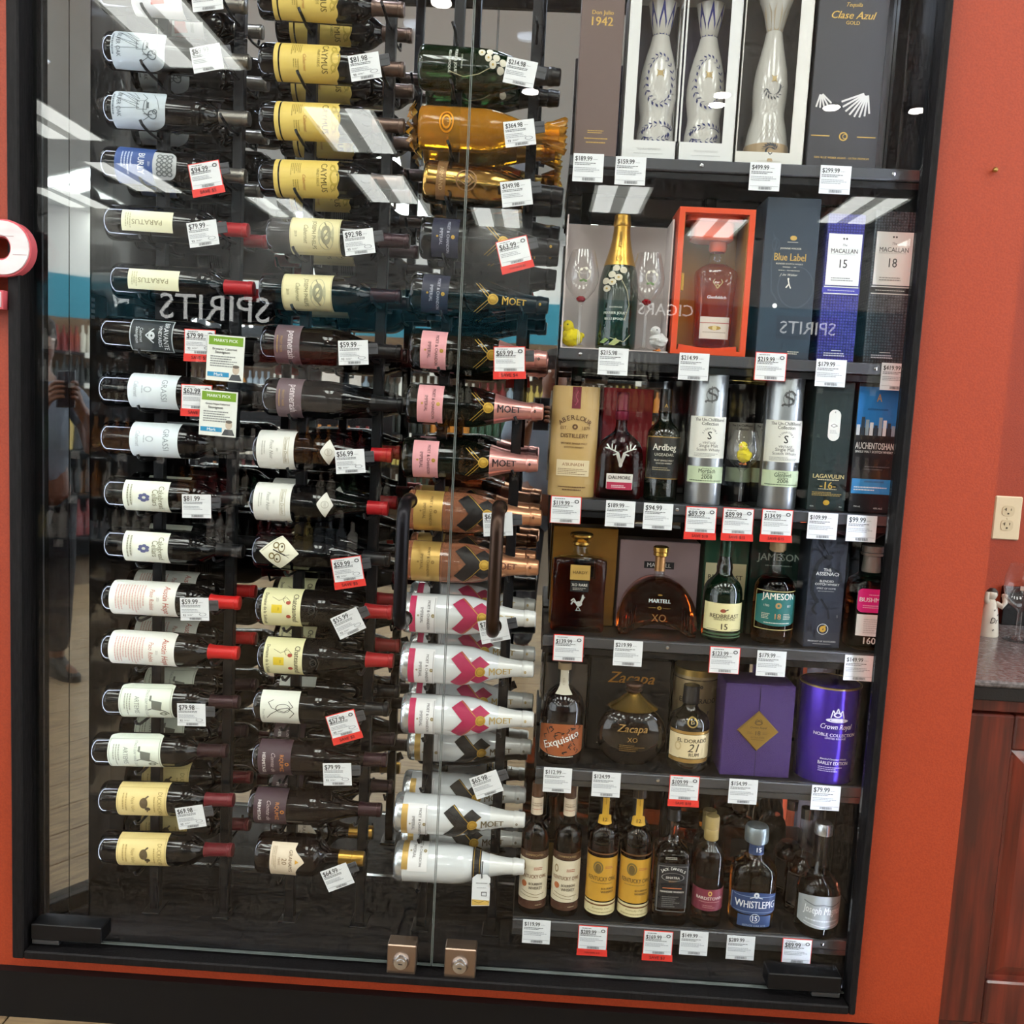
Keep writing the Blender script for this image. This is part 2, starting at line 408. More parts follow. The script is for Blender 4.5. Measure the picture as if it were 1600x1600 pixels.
obj('backing_board', MB().add([(0, .050, ZF), (.080, .092, ZF), (.080, .100, ZF), (0, .100, ZF), (0, .050, ZT), (.080, .092, ZT), (.080, .100, ZT), (0, .100, ZT)], [(0, 1, 5, 4), (1, 2, 6, 5), (2, 3, 7, 6), (3, 0, 4, 7), (4, 5, 6, 7), (3, 2, 1, 0)]), BLACK, sp, smooth=False)
# LED strips hidden behind the jambs
for nm, x, s, lab in (('l', GX0, 1, 'white light strip hidden behind the jamb beside the wine'), ('r', GX1+.020, -1, 'white light strip hidden behind the jamb beside the spirits')):
    t = thing('light_strip', lab, 'light', (x, .02, 0))
    xs = sorted((0, s*.016))
    obj('lip', MB().box(xs[0], xs[1], 0, .006, ZF, ZT), BLACK, t, smooth=False)
    xs = sorted((0, s*.0118))
    obj('lip', MB().box(xs[0], xs[1], .013, .0145, ZF, ZT), BLACK, t, smooth=False)
    xs = sorted((s*.001, s*.0078))
    obj('lamp', MB().box(xs[0], xs[1], .006, .012, ZF+.004, ZT-.01), mat('dfeaff', .5, emit=LEDSTRIP), t, smooth=False)
for i, (x, y) in enumerate(((-.78, .12), (-.42, .12), (-.10, .17), (.10, .20), (.34, .12), (.58, .12))):
    t = thing('downlight', 'small round downlight in the display ceiling, number %s from the wine side' % ('first', 'second', 'third', 'fourth', 'fifth', 'sixth')[i], 'light', (x, y, ZT))
    obj('ring', MB().loft([(-.008, .036), (0, .040)], 24), CHROME, t)
    obj('lamp', MB().loft([(-.010, .028), (-.006, .030)], 24), mat('e4eeff', .5, emit=PUCK), t)
# glass doors with hinge, lock, handle
PANE = clear('door_glass', (.985, .995, .99), .026)
EDGE = mat('6a716f', .2, 0, .5)
BRONZE = mat('3b2d25', .3, .85)
LOCKM = mat('9b8676', .32, .9)
for n, (x0, x1, lab) in enumerate(((GX0+.002, SEAM-.0015, 'frameless glass door in front of the wine racks'), (SEAM+.0015, GX1-.002, 'frameless glass door in front of the spirit shelves'))):
    t = thing('door_%d' % (n+1), lab, 'door', ((x0+x1)/2, 0, ZF), kind='structure')
    X = (x0+x1)/2
    obj('pane', MB().box(x0-X, x1-X, 0, .009, .004, OZ1-.06-ZF), PANE, t, smooth=False)
    obj('edge_strip', MB().box(x0-X-.0004, x1-X+.0004, .0005, .0085, .002, .004), EDGE, t, smooth=False)
    ex = (x1-.0008 if n == 0 else x0-.0008)
    obj('edge_strip', MB().box(ex-X, ex-X+.0016, .0008, .0082, .004, OZ1-.06-ZF), EDGE, t, smooth=False)
    h0, h1 = ((48, 158) if n == 0 else (1200, 1315)); hz = .218
    hx0, hx1 = X_at(h0, -.02, .2), X_at(h1, -.02, .2)
    hx0, hx1 = max(hx0, GX0+.003), min(hx1, GX1-.003)
    hg = obj('hinge', MB().bbox(hx0-X, hx1-X, -.020, .028, .014, hz-ZF, .002), BLACK, t, smooth=False)
    obj('pivot', MB().bbox((hx0 if n == 0 else hx1-.06)-X, (hx0+.06 if n == 0 else hx1)-X, -.016, .012, .002, .012, .001), GREYMETAL, hg, smooth=False)
    l0, l1 = ((602, 650) if n == 0 else (692, 744)); lx0, lx1 = X_at(l0+2, -.03, .2), X_at(l1-1, -.03, .2)
    lk = obj('lock', MB().bbox(lx0-X, lx1-X, -.024, .016, -.006, .060, .002), LOCKM, t, smooth=False)
    lc = (lx0+lx1)/2-X; cyl = MB().loft([(0, .0185), (.004, .0185), (.012, .0145), (.0125, .0105), (.015, .0105), (.0152, .0085), (.0156, .0085)], 28)
    k = obj('knob', cyl, CHROME, lk); k.rotation_euler = (PI/2, 0, 0); k.location = (lc, -.024, .026)
    ks = obj('keyhole', MB().bbox(-.0045, .0045, -.0165, -.0150, -.0012, .0012, .0004), BLACK, lk, smooth=False); ks.location = (lc, -.0238, .026)
    # handle: a bent tube standing off the pane
    pa, pb = ((641, 782), (632, 966)) if n == 0 else ((781, 793), (772, 978))
    a, b = P(*pa, 0), P(*pb, 0); hxm = (a.x+b.x)/2-X; za, zb = a.z-ZF, b.z-ZF; so = .085; r = .0135
    pts = [(hxm, 0, za)]
    for i in range(7):
        an = i/6*PI/2; pts.append((hxm, -so+.04-.04*math.sin(an), za-.0-.04*(1-math.cos(an))))
    for i in range(7):
        an = i/6*PI/2; pts.append((hxm, -so+.04-.04*math.cos(an), zb+.04-.04*math.sin(an)))
    pts.append((hxm, 0, zb))
    hd = obj('handle', MB().tube(pts, r, 16), BRONZE if n else mat('17161a', .28, .7), t)
    for zz in (za, zb):
        cl = obj('collar', MB().loft([(0, .0165), (.004, .0165), (.007, .0150)], 20), BRONZE, hd); cl.rotation_euler = (PI/2, 0, 0); cl.location = (hxm, 0, zz)
# letter of the wall sign
pt = thing('sign_letter', 'big white letter P with pink edge mounted on the orange wall', 'sign', (0, -.030, 0))
c0 = P(47, 400, -.045); zt, zb = P(0, 345, -.045).z, P(0, 480, -.045).z
Hh = zt-zb; xr = c0.x
def p_shape(g):
    """slab-serif P outline as (outer, hole), grown by g"""
    bw = .150; xl = xr-bw; cxp = xr-.048-g; rz = Hh*.31+g
    o = [(xl-g, zb-g), (xl+.092+g, zb-g), (xl+.092+g, zb+.030+g), (xl+.070+g, zb+.030+g), (xl+.070+g, zt-2*Hh*.31-g)]
    zc = zt-Hh*.31
    for i in range(17):
        a = -PI/2+PI*i/16; o.append((xr-.052+(.052+g)*math.cos(a), zc+rz*math.sin(a)))
    o += [(xl-g, zt+g), (xl-g, zt-.03-g), (xl+.022-g, zt-.03-g), (xl+.022-g, zb+.03+g), (xl-g, zb+.03+g)]
    h = []
    for i in range(17):
        a = -PI/2+PI*i/16; h.append((xr-.056+(.020-g)*math.cos(a), zc+(Hh*.145-g)*math.sin(a)))
    h += [(xl+.070+g, zc+Hh*.145-g), (xl+.070+g, zc-Hh*.145+g)]
    return o, h
def letter_mesh(g, y0, y1):
    cu = bpy.data.curves.new('p', 'CURVE'); cu.dimensions = '2D'; cu.fill_mode = 'BOTH'; cu.extrude = (y1-y0)/2
    for loop in p_shape(g):
        sp_ = cu.splines.new('POLY'); sp_.points.add(len(loop)-1); sp_.use_cyclic_u = True
        for q, (x, z) in zip(sp_.points, loop): q.co = (x, z, 0, 1)
    o = bpy.data.objects.new('p', cu); me0 = o.to_mesh(); me = me0.copy() if False else bpy.data.meshes.new_from_object(o); o.to_mesh_clear(); bpy.data.objects.remove(o)
    me.transform(Matrix(((1, 0, 0, 0), (0, 0, -1, (y0+y1)/2), (0, 1, 0, 0), (0, 0, 0, 1))))
    return me
obj('letter_edge', letter_mesh(.0035, -.016, .006), mat('d9606a', .5), pt, smooth=False)
PLANKW = tex_mat('white_plank', 'd8cdd0', 'ece4e6', scale=(1, 1, 3), nscale=9, rough=.5, bump=.05)
obj('letter_face', letter_mesh(0, -.020, -.016), PLANKW, pt, smooth=False)
for a_, b_, z_ in ((xr-.128, xr-.08, zb+.07), (xr-.128, xr-.03, zt-.03), (xr-.032, xr-.004, zt-.065)): obj('plank_joint', MB().box(a_, b_, -.0206, -.020, z_, z_+.0012), mat('b9a5a8', .6), pt, smooth=False)
for z_ in (zb+.03, zt-.04):
    o = obj('standoff', MB().loft([(0, .006), (.022, .006)], 14), GREYMETAL, pt); o.rotation_euler = (-PI/2, 0, 0); o.location = (xr-.105, .004, z_)
# screw in the wall
t = thing('wall_screw', 'small brass screw head sticking out of the orange wall', 'screw', P(1552, 267, -.006))
o = obj('shank', MB().loft([(0, .002), (.008, .002)], 10), mat('8b6d3a', .3, 1), t); o.rotation_euler = (PI/2, 0, 0)
o = obj('head', MB().loft([(.006, .0035), (.008, .0052), (.011, .0045), (.013, .002)], 16), mat('b59a5b', .3, 1), t); o.rotation_euler = (PI/2, 0, 0)
# outlet
a, b = P(1555, 774, AY), P(1597, 776, AY); c = P(1549, 842, AY)
t = thing('power_outlet', 'ivory duplex power outlet on the orange alcove wall', 'outlet', ((a.x+b.x)/2, AY, (a.z+c.z)/2))
IV = mat('e6d7b4', .35); IVD = mat('d8c9a4', .35)
obj('plate', MB().bbox(-.0365, .0365, -.007, 0, -.059, .059, .003), IV, t, smooth=False)
for s in (1, -1):
    r_ = obj('receptacle', MB().loft([(0, .0165, .0145, 3), (.0015, .0165, .0145, 3)], 24), IVD, t); r_.rotation_euler = (PI/2, 0, 0); r_.location = (0, -.007, s*.0195)
    for q in (MB().box(-.0075, -.006, -.0095, -.0085, s*.0195+.000, s*.0195+.008).box(-.011, -.006, -.0095, -.0085, s*.0195+.0032, s*.0195+.0047), MB().box(.006, .0072, -.0095, -.0085, s*.0195+.001, s*.0195+.007),
              MB().box(-.002, .002, -.0095, -.0085, s*.0195-.009, s*.0195-.005)):
        obj('slot', q, mat('3a2f22', .6), t, smooth=False)
o = obj('screw', MB().loft([(0, .003), (.001, .0028)], 12), IV, t); o.rotation_euler = (PI/2, 0, 0); o.location = (0, -.007, 0)
# counter and cabinet in the alcove
CZ = .874; CF = .012
t = thing('counter', 'grey stone counter top beyond the orange wall', 'counter', (2.1, .3, CZ))
obj('slab', MB().bbox(CX+.002-2.1, 3.3-2.1, CF-.3, AY-.3, -.014, 0, .004), STONE, t, smooth=False)
obj('apron', MB().bbox(CX+.002-2.1, 3.3-2.1, CF+.004-.3, AY-.3, -.043, -.014, .002), mat('1b1a1a', .3, bump=.2, bscale=300), t, smooth=False)
obj('backsplash', MB().bbox(1.275-2.1, 3.3-2.1, AY-.02-.3, AY-.3, 0, .105, .002), mat('0b0a0b', .25), t, smooth=False)
t = thing('base_cabinet', 'cherry wood cabinet under the grey stone counter', 'cabinet', (CX, 0, 0))
obj('body', MB().box(.003, 2.3, .06, AY, .0, CZ-.043), CHERRY, t, smooth=False)
obj('top_rail', MB().bbox(.003, 2.3, .042, .060, CZ-.075, CZ-.043, .003), CHERRY, t, smooth=False)
def cab_door(x0, x1, z0, z1):
    d = obj('door', MB().box(x0+.09, x1-.09, .046, .058, z0+.09, z1-.09), CHERRY, t, smooth=False)
    for r_ in (MB().bbox(x0, x0+.10, .034, .060, z0, z1, .004), MB().bbox(x1-.10, x1, .034, .060, z0, z1, .004)): obj('stile', r_, CHERRY, d, smooth=False)
    for r_ in (MB().bbox(x0+.10, x1-.10, .034, .060, z0, z0+.10, .004), MB().bbox(x0+.10, x1-.10, .034, .060, z1-.075, z1, .004)): obj('rail', r_, CHERRY, d, smooth=False)
    a_, b_, c_, d_ = x0+.10, x1-.10, z0+.10, z1-.075; m_ = .035
    V = [(a_, .050, c_), (b_, .050, c_), (b_, .050, d_), (a_, .050, d_), (a_+m_, .036, c_+m_), (b_-m_, .036, c_+m_), (b_-m_, .036, d_-m_), (a_+m_, .036, d_-m_)]
    obj('raised_panel', MB().add(V, [(0, 1, 5, 4), (1, 2, 6, 5), (2, 3, 7, 6), (3, 0, 4, 7), (4, 5, 6, 7)]), CHERRY, d, smooth=False)
cab_door(.012, .50, .10, CZ-.078)
cab_door(.504, 1.0, .10, CZ-.078)

# ================================================================== THE SHOP BEHIND THE CAMERA (seen in mirror and glass)
CEIL = 3.5
struct('ceiling', MB().box(-7, 7, -9.2, -.005, CEIL, CEIL+.05), tex_mat('ceiling_tile', 'dededa', 'e6e6e2', nscale=60, rough=.8, bump=.05), 'pale suspended ceiling of the shop', 'ceiling', smooth=False)
struct('wall_far', MB().box(-7, 7, -9.2, -9.1, 0, CEIL), mat('cfcdc8', .7), 'grey far wall of the shop, seen in the mirror', 'wall', smooth=False)
LENS = mat('f6f8f2', .5, emit=TROFFER); TRIMW = mat('d8d8d4', .4)
fm = MB().box(-.30, .30, -.61, -.58, -.012, 0).box(-.30, .30, .58, .61, -.012, 0).box(-.30, -.27, -.58, .58, -.012, 0).box(.27, .30, -.58, .58, -.012, 0).mesh('frame', False)
fm.materials.append(TRIMW)
lm3 = MB().box(-.27, .27, -.58, .58, -.004, -.002).mesh('reflector', False); lm3.materials.append(mat('e9ebe2', .5, emit=2.4)); lm = MB().box(-.235, -.06, -.57, .57, -.012, -.004).mesh('lens', False); lm.materials.append(LENS)
lm2 = MB().box(.06, .235, -.57, .57, -.012, -.004).mesh('lens', False); lm2.materials.append(LENS)
rows = ('nearest the display', 'second from the display', 'third from the display', 'fourth from the display', 'farthest from the display')  # first row: out of view, added to brighten the display front and wall
for j, (y, xs_) in enumerate(((-1.75, (-4.2, -3, -1.8, -.6, .6, 1.8, 3, 4.2)), (-3.75, (-4.6, -2.3, 4.6)), (-5.6, (-4.1, -1.6, 4.6)), (-7.5, (-4.15, -1.65, .65, 3.0, 5.3)), (-8.7, (-5.4, -3.0, -.6, 1.8, 4.2)))):
    for i, x in enumerate(xs_):
        t = thing('ceiling_light', 'fluorescent ceiling panel %s of its row, row %s' % (('first', 'second', 'third', 'fourth', 'fifth', 'sixth', 'seventh', 'eighth')[i], rows[j]), 'light', (x, y, CEIL), 'ceiling panels of the shop')
        for nm, me in (('frame', fm), ('reflector', lm3), ('lens', lm), ('lens', lm2)):
            o = bpy.data.objects.new(nm, me); col.objects.link(o); o.parent = t
for i, (x, y) in enumerate(((-.64, -3.2), (-.19, -4.5), (1.06, -4.41), (1.81, -4.56), (2.37, -4.55))):
    t = thing('can_light', 'round bright ceiling can light, %s in its row' % ('first', 'second', 'third', 'fourth', 'fifth')[i], 'light', (x, y, CEIL), 'can lights of the shop')
    obj('ring', MB().loft([(-.012, .075), (0, .085)], 24), CHROME, t)
    obj('lamp', MB().loft([(-.016, .052), (-.010, .056)], 24), mat('fff6ea', .5, emit=CANLIGHT), t)
# far wall: teal band, signs, shelves of goods
struct('trim_5', MB().box(-7, 7, -9.1, -9.06, 2.15, 2.72), mat('2f7f93', .5), 'teal band along the far wall of the shop', 'trim', smooth=False)
def sign(txt, px, py, wpx, yv, lab):
    c = P(px, py, yv); c.y = -yv; wid = wpx/CAM_F*(yv+CAM_D)
    tv, tf, wd, hh = text_verts(txt); s = wid/wd
    t = thing('wall_sign', lab, 'sign', c)
    obj('letters', MB().add([(-x*s, .012, y*s) for x, y in tv], tf), mat('f4f4f0', .5, emit=4.5), t, smooth=False)
    obj('backing', MB().box(-wid*.54, wid*.54, -.05, .008, -hh*s*.9, hh*s*.9), mat('33363a', .6), t, smooth=False)
sign('SPIRITS', 335, 481, 172, 8.9, 'lit white sign reading SPIRITS, the bigger of two, on the far wall')
sign('SPIRITS', 1262, 513, 84, 9.0, 'lit white sign reading SPIRITS, the smaller of two, on the far wall')
sign('CIGARS', 1040, 484, 84, 8.95, 'lit white sign reading CIGARS on the far wall')
def goods(name, lab, x0, x1, y, levels, depth, back):
    t = thing(name, lab, 'shelving', ((x0+x1)/2, y, 0)); X = (x0+x1)/2; rr = random.Random(int(x0*10+y*7))
    top = levels[-1]+.4
    obj('back_panel', MB().box(x0-X, x1-X, -depth, -depth+.03, 0, top), back, t, smooth=False)
    for z in levels: obj('shelf_board', MB().box(x0-X, x1-X, -depth, 0, z-.03, z), SATIN, t, smooth=False)
    cols = ['1a1c18', '20231c', '7a1f1c', 'd8d2c0', 'c07a2a', '284a30', '8c9aa5', 'e8e4d8', '3a2420', 'c8b060']
    sets = {c: MB() for c in cols}
    for z in levels:
        x = x0+.06
        while x < x1-.06:
            c = rr.choice(cols[:4]+cols); hgt = rr.uniform(.24, .32); r = rr.uniform(.032, .044)
            for _ in range(rr.randint(2, 4)):
                if x > x1-.06: break
                sets[c].loft([(z, r), (z+hgt*.6, r), (z+hgt*.74, r*.38), (z+hgt, r*.38)], 8)
                n0 = len(sets[c].v)-32
                sets[c].v[n0:] = [(vx+x-X, vy-depth*.3, vz) for vx, vy, vz in sets[c].v[n0:]]
                x += r*2.15
        xx = x0+.1
        while xx < x1-.12:
            sets['e8e4d8'].box(xx-X, xx-X+.07, .0, .004, z-.06, z); xx += rr.uniform(.3, .6)
    for c, m_ in sets.items():
        if m_.v:
            o = obj('goods', m_, mat(c, .3), t); o['kind'] = 'stuff'
goods('wall_shelving', 'long shop shelving full of bottles against the far wall', -6, 6, -8.75, (.25, .65, 1.05, 1.45, 1.82), .30, mat('6a5138', .6))
goods('island_shelving', 'low shop shelving full of bottles standing in the aisle, on the wine side', -4.2, -1.3, -5.2, (.2, .55, .9), .32, SATIN)
goods('island_shelving', 'low shop shelving full of bottles standing in the aisle, on the counter side', 1.4, 4.4, -5.2, (.2, .55, .9), .32, SATIN)
bd = thing('paper_poster', 'pale paper poster with red heading standing on the aisle shelving', 'poster', (-1.9, -5.3, 1.3))
obj('sheet', MB().box(-.35, .35, -.01, 0, 0, .5), mat('d6d0c6', .6), bd, smooth=False)
obj('heading', MB().box(-.3, .3, 0, .002, .36, .46), mat('b5402c', .6), bd, smooth=False)

# ================================================================== WINE RACKS
def mm(prof): return [(z/1000, r/1000) for z, r in prof]
PROF = {
 'bordeaux': mm([(0, 29), (1.5, 34), (6, 37), (12, 37.5), (100, 37.5), (186, 37.5), (194, 37), (202, 35.3), (210, 32), (217, 27.5), (224, 22), (230, 17.8), (236, 15.4), (244, 14.4), (286, 13.8), (287, 15.1), (293, 15.1), (294, 14.3), (297, 14.2)]),
 'burgundy': mm([(0, 31), (1.5, 37), (6, 40.2), (12, 41), (70, 41), (132, 41), (146, 40.2), (160, 38.2), (174, 34.8), (188, 30.3), (202, 25.6), (216, 21.3), (230, 18), (244, 15.8), (258, 14.8), (284, 14.2), (285, 15.6), (291, 15.6), (294, 14.6)]),
 'champagne': mm([(0, 33), (1.5, 39), (6, 43), (12, 44), (70, 44), (128, 44), (142, 43.2), (156, 41.2), (170, 38), (184, 33.8), (198, 29.4), (212, 25.4), (226, 22), (240, 19.4), (254, 17.8), (266, 17), (268, 18.4), (276, 18.2), (280, 17), (290, 16.6), (292, 14)]),
 'port': mm([(0, 36), (1.5, 42), (6, 45), (12, 46), (60, 46), (112, 46.5), (128, 45.5), (138, 41), (146, 33), (154, 23), (162, 18.5), (172, 17), (190, 15.6), (214, 14.6), (215, 16), (238, 16), (240, 15)]),
}
GLASSK = mat('050506', .05, 0, 0, spec=.5)
GLASSG = mat('060906', .05, 0, 0, spec=.5)
GLASSB = mat('0d0505', .05, 0, 0, spec=.5)
GREENT = mat('0c2a10', .04, 0, .6, trans=.55, ior=1.45)
AMBERW = mat('ffb020', .12, 0, .4, trans=.72, ior=1.2, bump=.9, bscale=45)
GOLDB = mat('a98545', .14, 1)
ROSEG = mat('f2a27a', .03, 0, .3, trans=.75, ior=1.38)
WHITEB = mat('dcdfe0', .12, 0, 1)
SILVERB = mat('c8ccce', .22, .75)
FOILS = {'silver': ('8d8982', .32, .85), 'bronze': ('6e5a51', .34, .8), 'plum': ('3a2228', .32, .4), 'black': ('17171a', .3, .2), 'red': ('b01d25', .35, .1), 'brightred': ('d41a1e', .3, .05), 'wine': ('701a26', .35, .1),
         'pinkfoil': ('e3a39c', .28, .75), 'goldfoil': ('c79a45', .28, .85), 'copper': ('dba07a', .28, .75), 'whitefoil': ('e2e2de', .3, .15), 'blackfoil': ('1d1c1e', .3, .3), 'darkwine': ('4a1a22', .35, .15), 'purple': ('35203a', .35, .2)}
# kind: profile, glass, capsule (z0 mm, foil), labels [(zc mm, w mm, h mm, colour, shape, [print ops])], extra prints
def lab(zc, w, h, c, ops=(), shape='rect', rel=None): return dict(zc=zc, w=w, h=h, c=c, ops=list(ops), shape=shape)
INKD = '3b3a36'
K = {}
K['diamond'] = dict(p='bordeaux', g=GLASSK, cap=(236, 'silver'), d='dark wine bottle with white label and red patch', L=[lab(112, 88, 88, 'e6e4e2', [('F', 'DIAMOND', 0, 24, 44, '6a6a6a'), ('Q', [(-24, -6), (26, -10), (22, 14), (-10, 10)], 'd0553f'), ('L', -28, -34, 28, -18, 3, 'a0a0a0')])])
OAK = [('S', [(-30, -10), (-12, 2), (-30, -22), (-6, 2), (-30, -34), (0, 2), (-14, -36), (6, 2), (8, -36)], .8, '4a5256'), ('F', 'SILVER OAK', 0, -30, 50, '38414a'), ('L', -22, -42, 22, -36, 1, '6a747a'),
       ('B', -9, -2, 9, 14, .9, '4a5256'), ('R', -6, 14, 6, 17, '4a5256'), ('S', [(-28, 4), (-14, 14), (-9, 10), (12, 8), (22, 16), (30, 6)], 1.1, '4a5256'), ('E', 18, 22, 9, 7, '5a6468', .75), ('E', 12, 26, 5, 4, '5a6468', .6), ('S', [(17, 8), (18, 22)], 1.4, '4a5256'), ('S', [(-26, 22), (-10, 30), (8, 33)], .7, '4a5256')]
K['oak'] = dict(p='bordeaux', g=GLASSK, cap=(236, 'silver'), d='dark wine bottle with silver oval drawing label', L=[lab(60, 86, 84, 'b9c2c6', OAK, 'arch')])
K['blue'] = dict(p='bordeaux', g=GLASSK, cap=(236, 'silver'), d='dark wine bottle with blue label and silver crest', L=[lab(58, 88, 62, '2c4a86', [('F', 'BURLY', 0, 12, 44, 'd7dbe0', 0, .02), ('L', -24, -22, 24, -2, 4, 'aebbd4'), ('T', '2021', 0, 25, 5, 'c0c8d8')]),
   lab(108, 60, 36, 'b5b8b8', [('E', x*9, y*8, 5, 4.4, '5f6464', .55) for x in range(-2, 3) for y in range(-1, 2)], 'arch')])
K['cream'] = dict(p='bordeaux', g=GLASSK, cap=(236, 'red'), d='dark wine bottle with cream strip label and red capsule', L=[lab(74, 34, 78, 'e6e3bf', [('F', 'PARATUS', 2, 0, 46, '8f875d', -90), ('L', -12, -34, 12, -24, 3, 'b9b48c')])])
K['blacklabel'] = dict(p='bordeaux', g=GLASSK, cap=(236, 'black'), d='dark wine bottle with black silver-edged label', L=[lab(92, 66, 66, '1c2628', [('B', -33, -33, 33, 33, 1.5, 'b9c0c2'), ('F', 'BRAVANTE', 0, 23, 52, 'd9dee0'), ('F', 'VINEYARDS', 0, 14, 40, 'd9dee0'), ('E', 0, 1, 7, 5, 'c9d0d2', .3), ('S', [(-13, 4), (0, -8), (13, 4)], 2, 'c9d0d2'), ('F', 'Cabernet', 0, -15, 26, 'c9d0d2'), ('F', 'Sauvignon', 0, -22, 30, 'c9d0d2')])])
K['paleblue'] = dict(p='bordeaux', g=GLASSK, cap=(240, 'black'), d='dark wine bottle with wide plain pale label', L=[lab(90, 86, 72, 'dfe7e9', [('F', 'GRASSI', 0, 18, 48, '8a9498', 0, 0, .8), ('E', 0, -6, 6, 6, 'b3bcc0', .7), ('F', 'Cabernet', 0, -24, 34, '9aa3a6', 0, 0, 1, .3), ('L', -8, -16, 8, -13, 1, 'aab3b6')])])
K['grapes'] = dict(p='bordeaux', g=GLASSK, cap=(240, 'black'), d='dark wine bottle with ivory label and grape leaf', L=[lab(70, 80, 70, 'e9ead8', [('F', 'Cakebread', 0, 24, 52, '77744f'), ('F', 'Cellars', 0, 15, 36, '77744f')]+[('E', 6*math.cos(i), -2+6*math.sin(i), 3.4, 3.4, '5c5f86') for i in range(7)]+[('L', -28, -30, 28, -20, 2, '9b9a80')])])
K['austin'] = dict(p='bordeaux', g=GLASSK, cap=(232, 'brightred'), d='wine bottle with large cream script label and bright red capsule', L=[lab(74, 92, 96, 'e9e7dc', [('F', 'Austin Hope', 0, 33, 66, 'b5543f', 0, .01, 1, .25), ('F', 'Paso Robles', 0, 14, 46, 'c47c66', 0, 0, 1, .25), ('L', -34, -40, 34, 4, 11, 'd5ada0'), ('T', '2021', -2, 23, 5, '9a8c80')], 'clip')])
K['stag'] = dict(p='bordeaux', g=GLASSK, cap=(234, 'plum'), d='dark wine bottle with ivory label and stag drawing', L=[lab(70, 84, 82, 'e3e8d6', [('B', -40, -39, 40, 39, .8, '9aa088'), ('F', "STAG'S LEAP WINE CELLARS", 0, 2, 70, '8a9080'), ('F', 'ARTEMIS', 0, -13, 40, '7d8474'), ('L', -26, -34, 26, -22, 3, 'a3a894'), ('Q', [(-12, 10), (8, 10), (12, 24), (-8, 26)], '6c7064'), ('S', [(8, 22), (14, 32), (20, 36)], 2.2, '6c7064'), ('S', [(-8, 12), (-14, 6)], 2, '6c7064'), ('S', [(6, 12), (10, 4)], 2, '6c7064'), ('E', 20, 27, 5, 6, '858a76', .4), ('S', [(-22, 8), (-10, 8)], 3, '7a7e70')], 'clip')])
DUCK = [('B', -40, -38, 40, 38, .7, 'b59a58'), ('F', 'DUCKHORN', 0, 29, 56, '9b803f'), ('L', -18, 18, 18, 23, 1, 'b59a58'), ('E', -4, 4, 12, 6.5, '5b4a2c'), ('E', 9, 10, 4.5, 4.5, '4a3c24'), ('S', [(12, 10), (18, 8)], 2, '6b5836'), ('S', [(-14, 6), (-20, 11)], 3, '5b4a2c'), ('F', 'Napa Valley', 0, -14, 36, 'a88b48', 0, 0, 1, .3), ('L', -26, -32, 26, -22, 2, 'b59a58')]
K['duck'] = dict(p='bordeaux', g=GLASSK, cap=(234, 'wine'), d='dark wine bottle with golden duck drawing label', L=[lab(70, 82, 80, 'e3cb86', DUCK)])
CAY = [('F', 'CAYMUS', 0, 28, 62, '6c5a1c', 0, .01), ('F', 'VINEYARDS', 0, 17, 36, '8a7428'), ('L', -30, -34, -2, -14, 6, 'a8903c'), ('F', 'Cabernet', 12, -8, 32, 'b06a34', 0, 0, 1, .4), ('L', 6, -30, 30, -18, 3, 'a8903c'),
       ('E', 0, 48, 16, 9, 'bfa544', .7), ('E', -20, 44, 8, 5, 'bfa544', .6), ('E', 20, 44, 8, 5, 'bfa544', .6), ('S', [(-30, 40), (-10, 54), (10, 54), (30, 40)], 1.2, 'a8903c')]
K['gold'] = dict(p='bordeaux', g=GLASSK, cap=(232, 'bronze'), d='dark wine bottle with yellow scalloped label', L=[lab(84, 94, 108, 'e2c666', CAY, 'scallop'), lab(24, 94, 7, 'e2c666')])
K['phelps'] = dict(p='bordeaux', g=GLASSK, cap=(234, 'plum'), d='dark wine bottle with cream vineyard drawing label', L=[lab(80, 90, 80, 'e4daa8', [('B', -44, -39, 44, 39, .7, 'b3a878'), ('F', 'JOSEPH PHELPS', 0, -2, 62, '77704a'), ('E', 0, 18, 32, 13, 'b9b48e'), ('E', 0, 18, 20, 8, '9a9678', .5), ('S', [(-28, 14), (-8, 22), (10, 13), (28, 21)], 2, '8f8a6c'), ('F', 'Cabernet', 0, -14, 38, '8a8158', 0, 0, 1, .4), ('T', '2019', 0, -30, 6, '8a8158')])])
K['ash'] = dict(p='burgundy', g=GLASSK, cap=(228, 'black'), d='burgundy bottle with dusky mauve label', L=[lab(54, 88, 46, '6a565c', [('F', 'pennerash', 0, 6, 62, 'd9cdd0', 0, .03, 1.25), ('F', 'PINOT NOIR', 0, -10, 34, 'b08a4e'), ('L', -18, -19, 18, -15, 1, 'b08a4e'), ('E', 20, 17, 8, 5, '7a656b', .7)])])
K['pinot'] = dict(p='burgundy', g=GLASSK, cap=(250, 'red'), d='burgundy bottle with plain white label and neck crest', L=[lab(44, 86, 64, 'e9e8e0', [('B', -30, 14, 30, 23, .6, 'b5a97c'), ('F', 'Domaine Drouhin', 0, 18.5, 54, '9c9164', 0, 0, 1, .2), ('F', 'Pinot Noir', 0, -6, 40, 'a0a096', 0, 0, 1, .3), ('L', -18, -24, 18, -16, 2, 'b8b8ae'), ('T', '2021', 0, 4, 4, 'a0a096')]), lab(168, 52, 30, 'e6e4da', [('E', 0, 0, 7, 7, 'c5c2b4', .8), ('F', '2021', 0, 0, 9, 'b0ad9e')], 'diamond')])
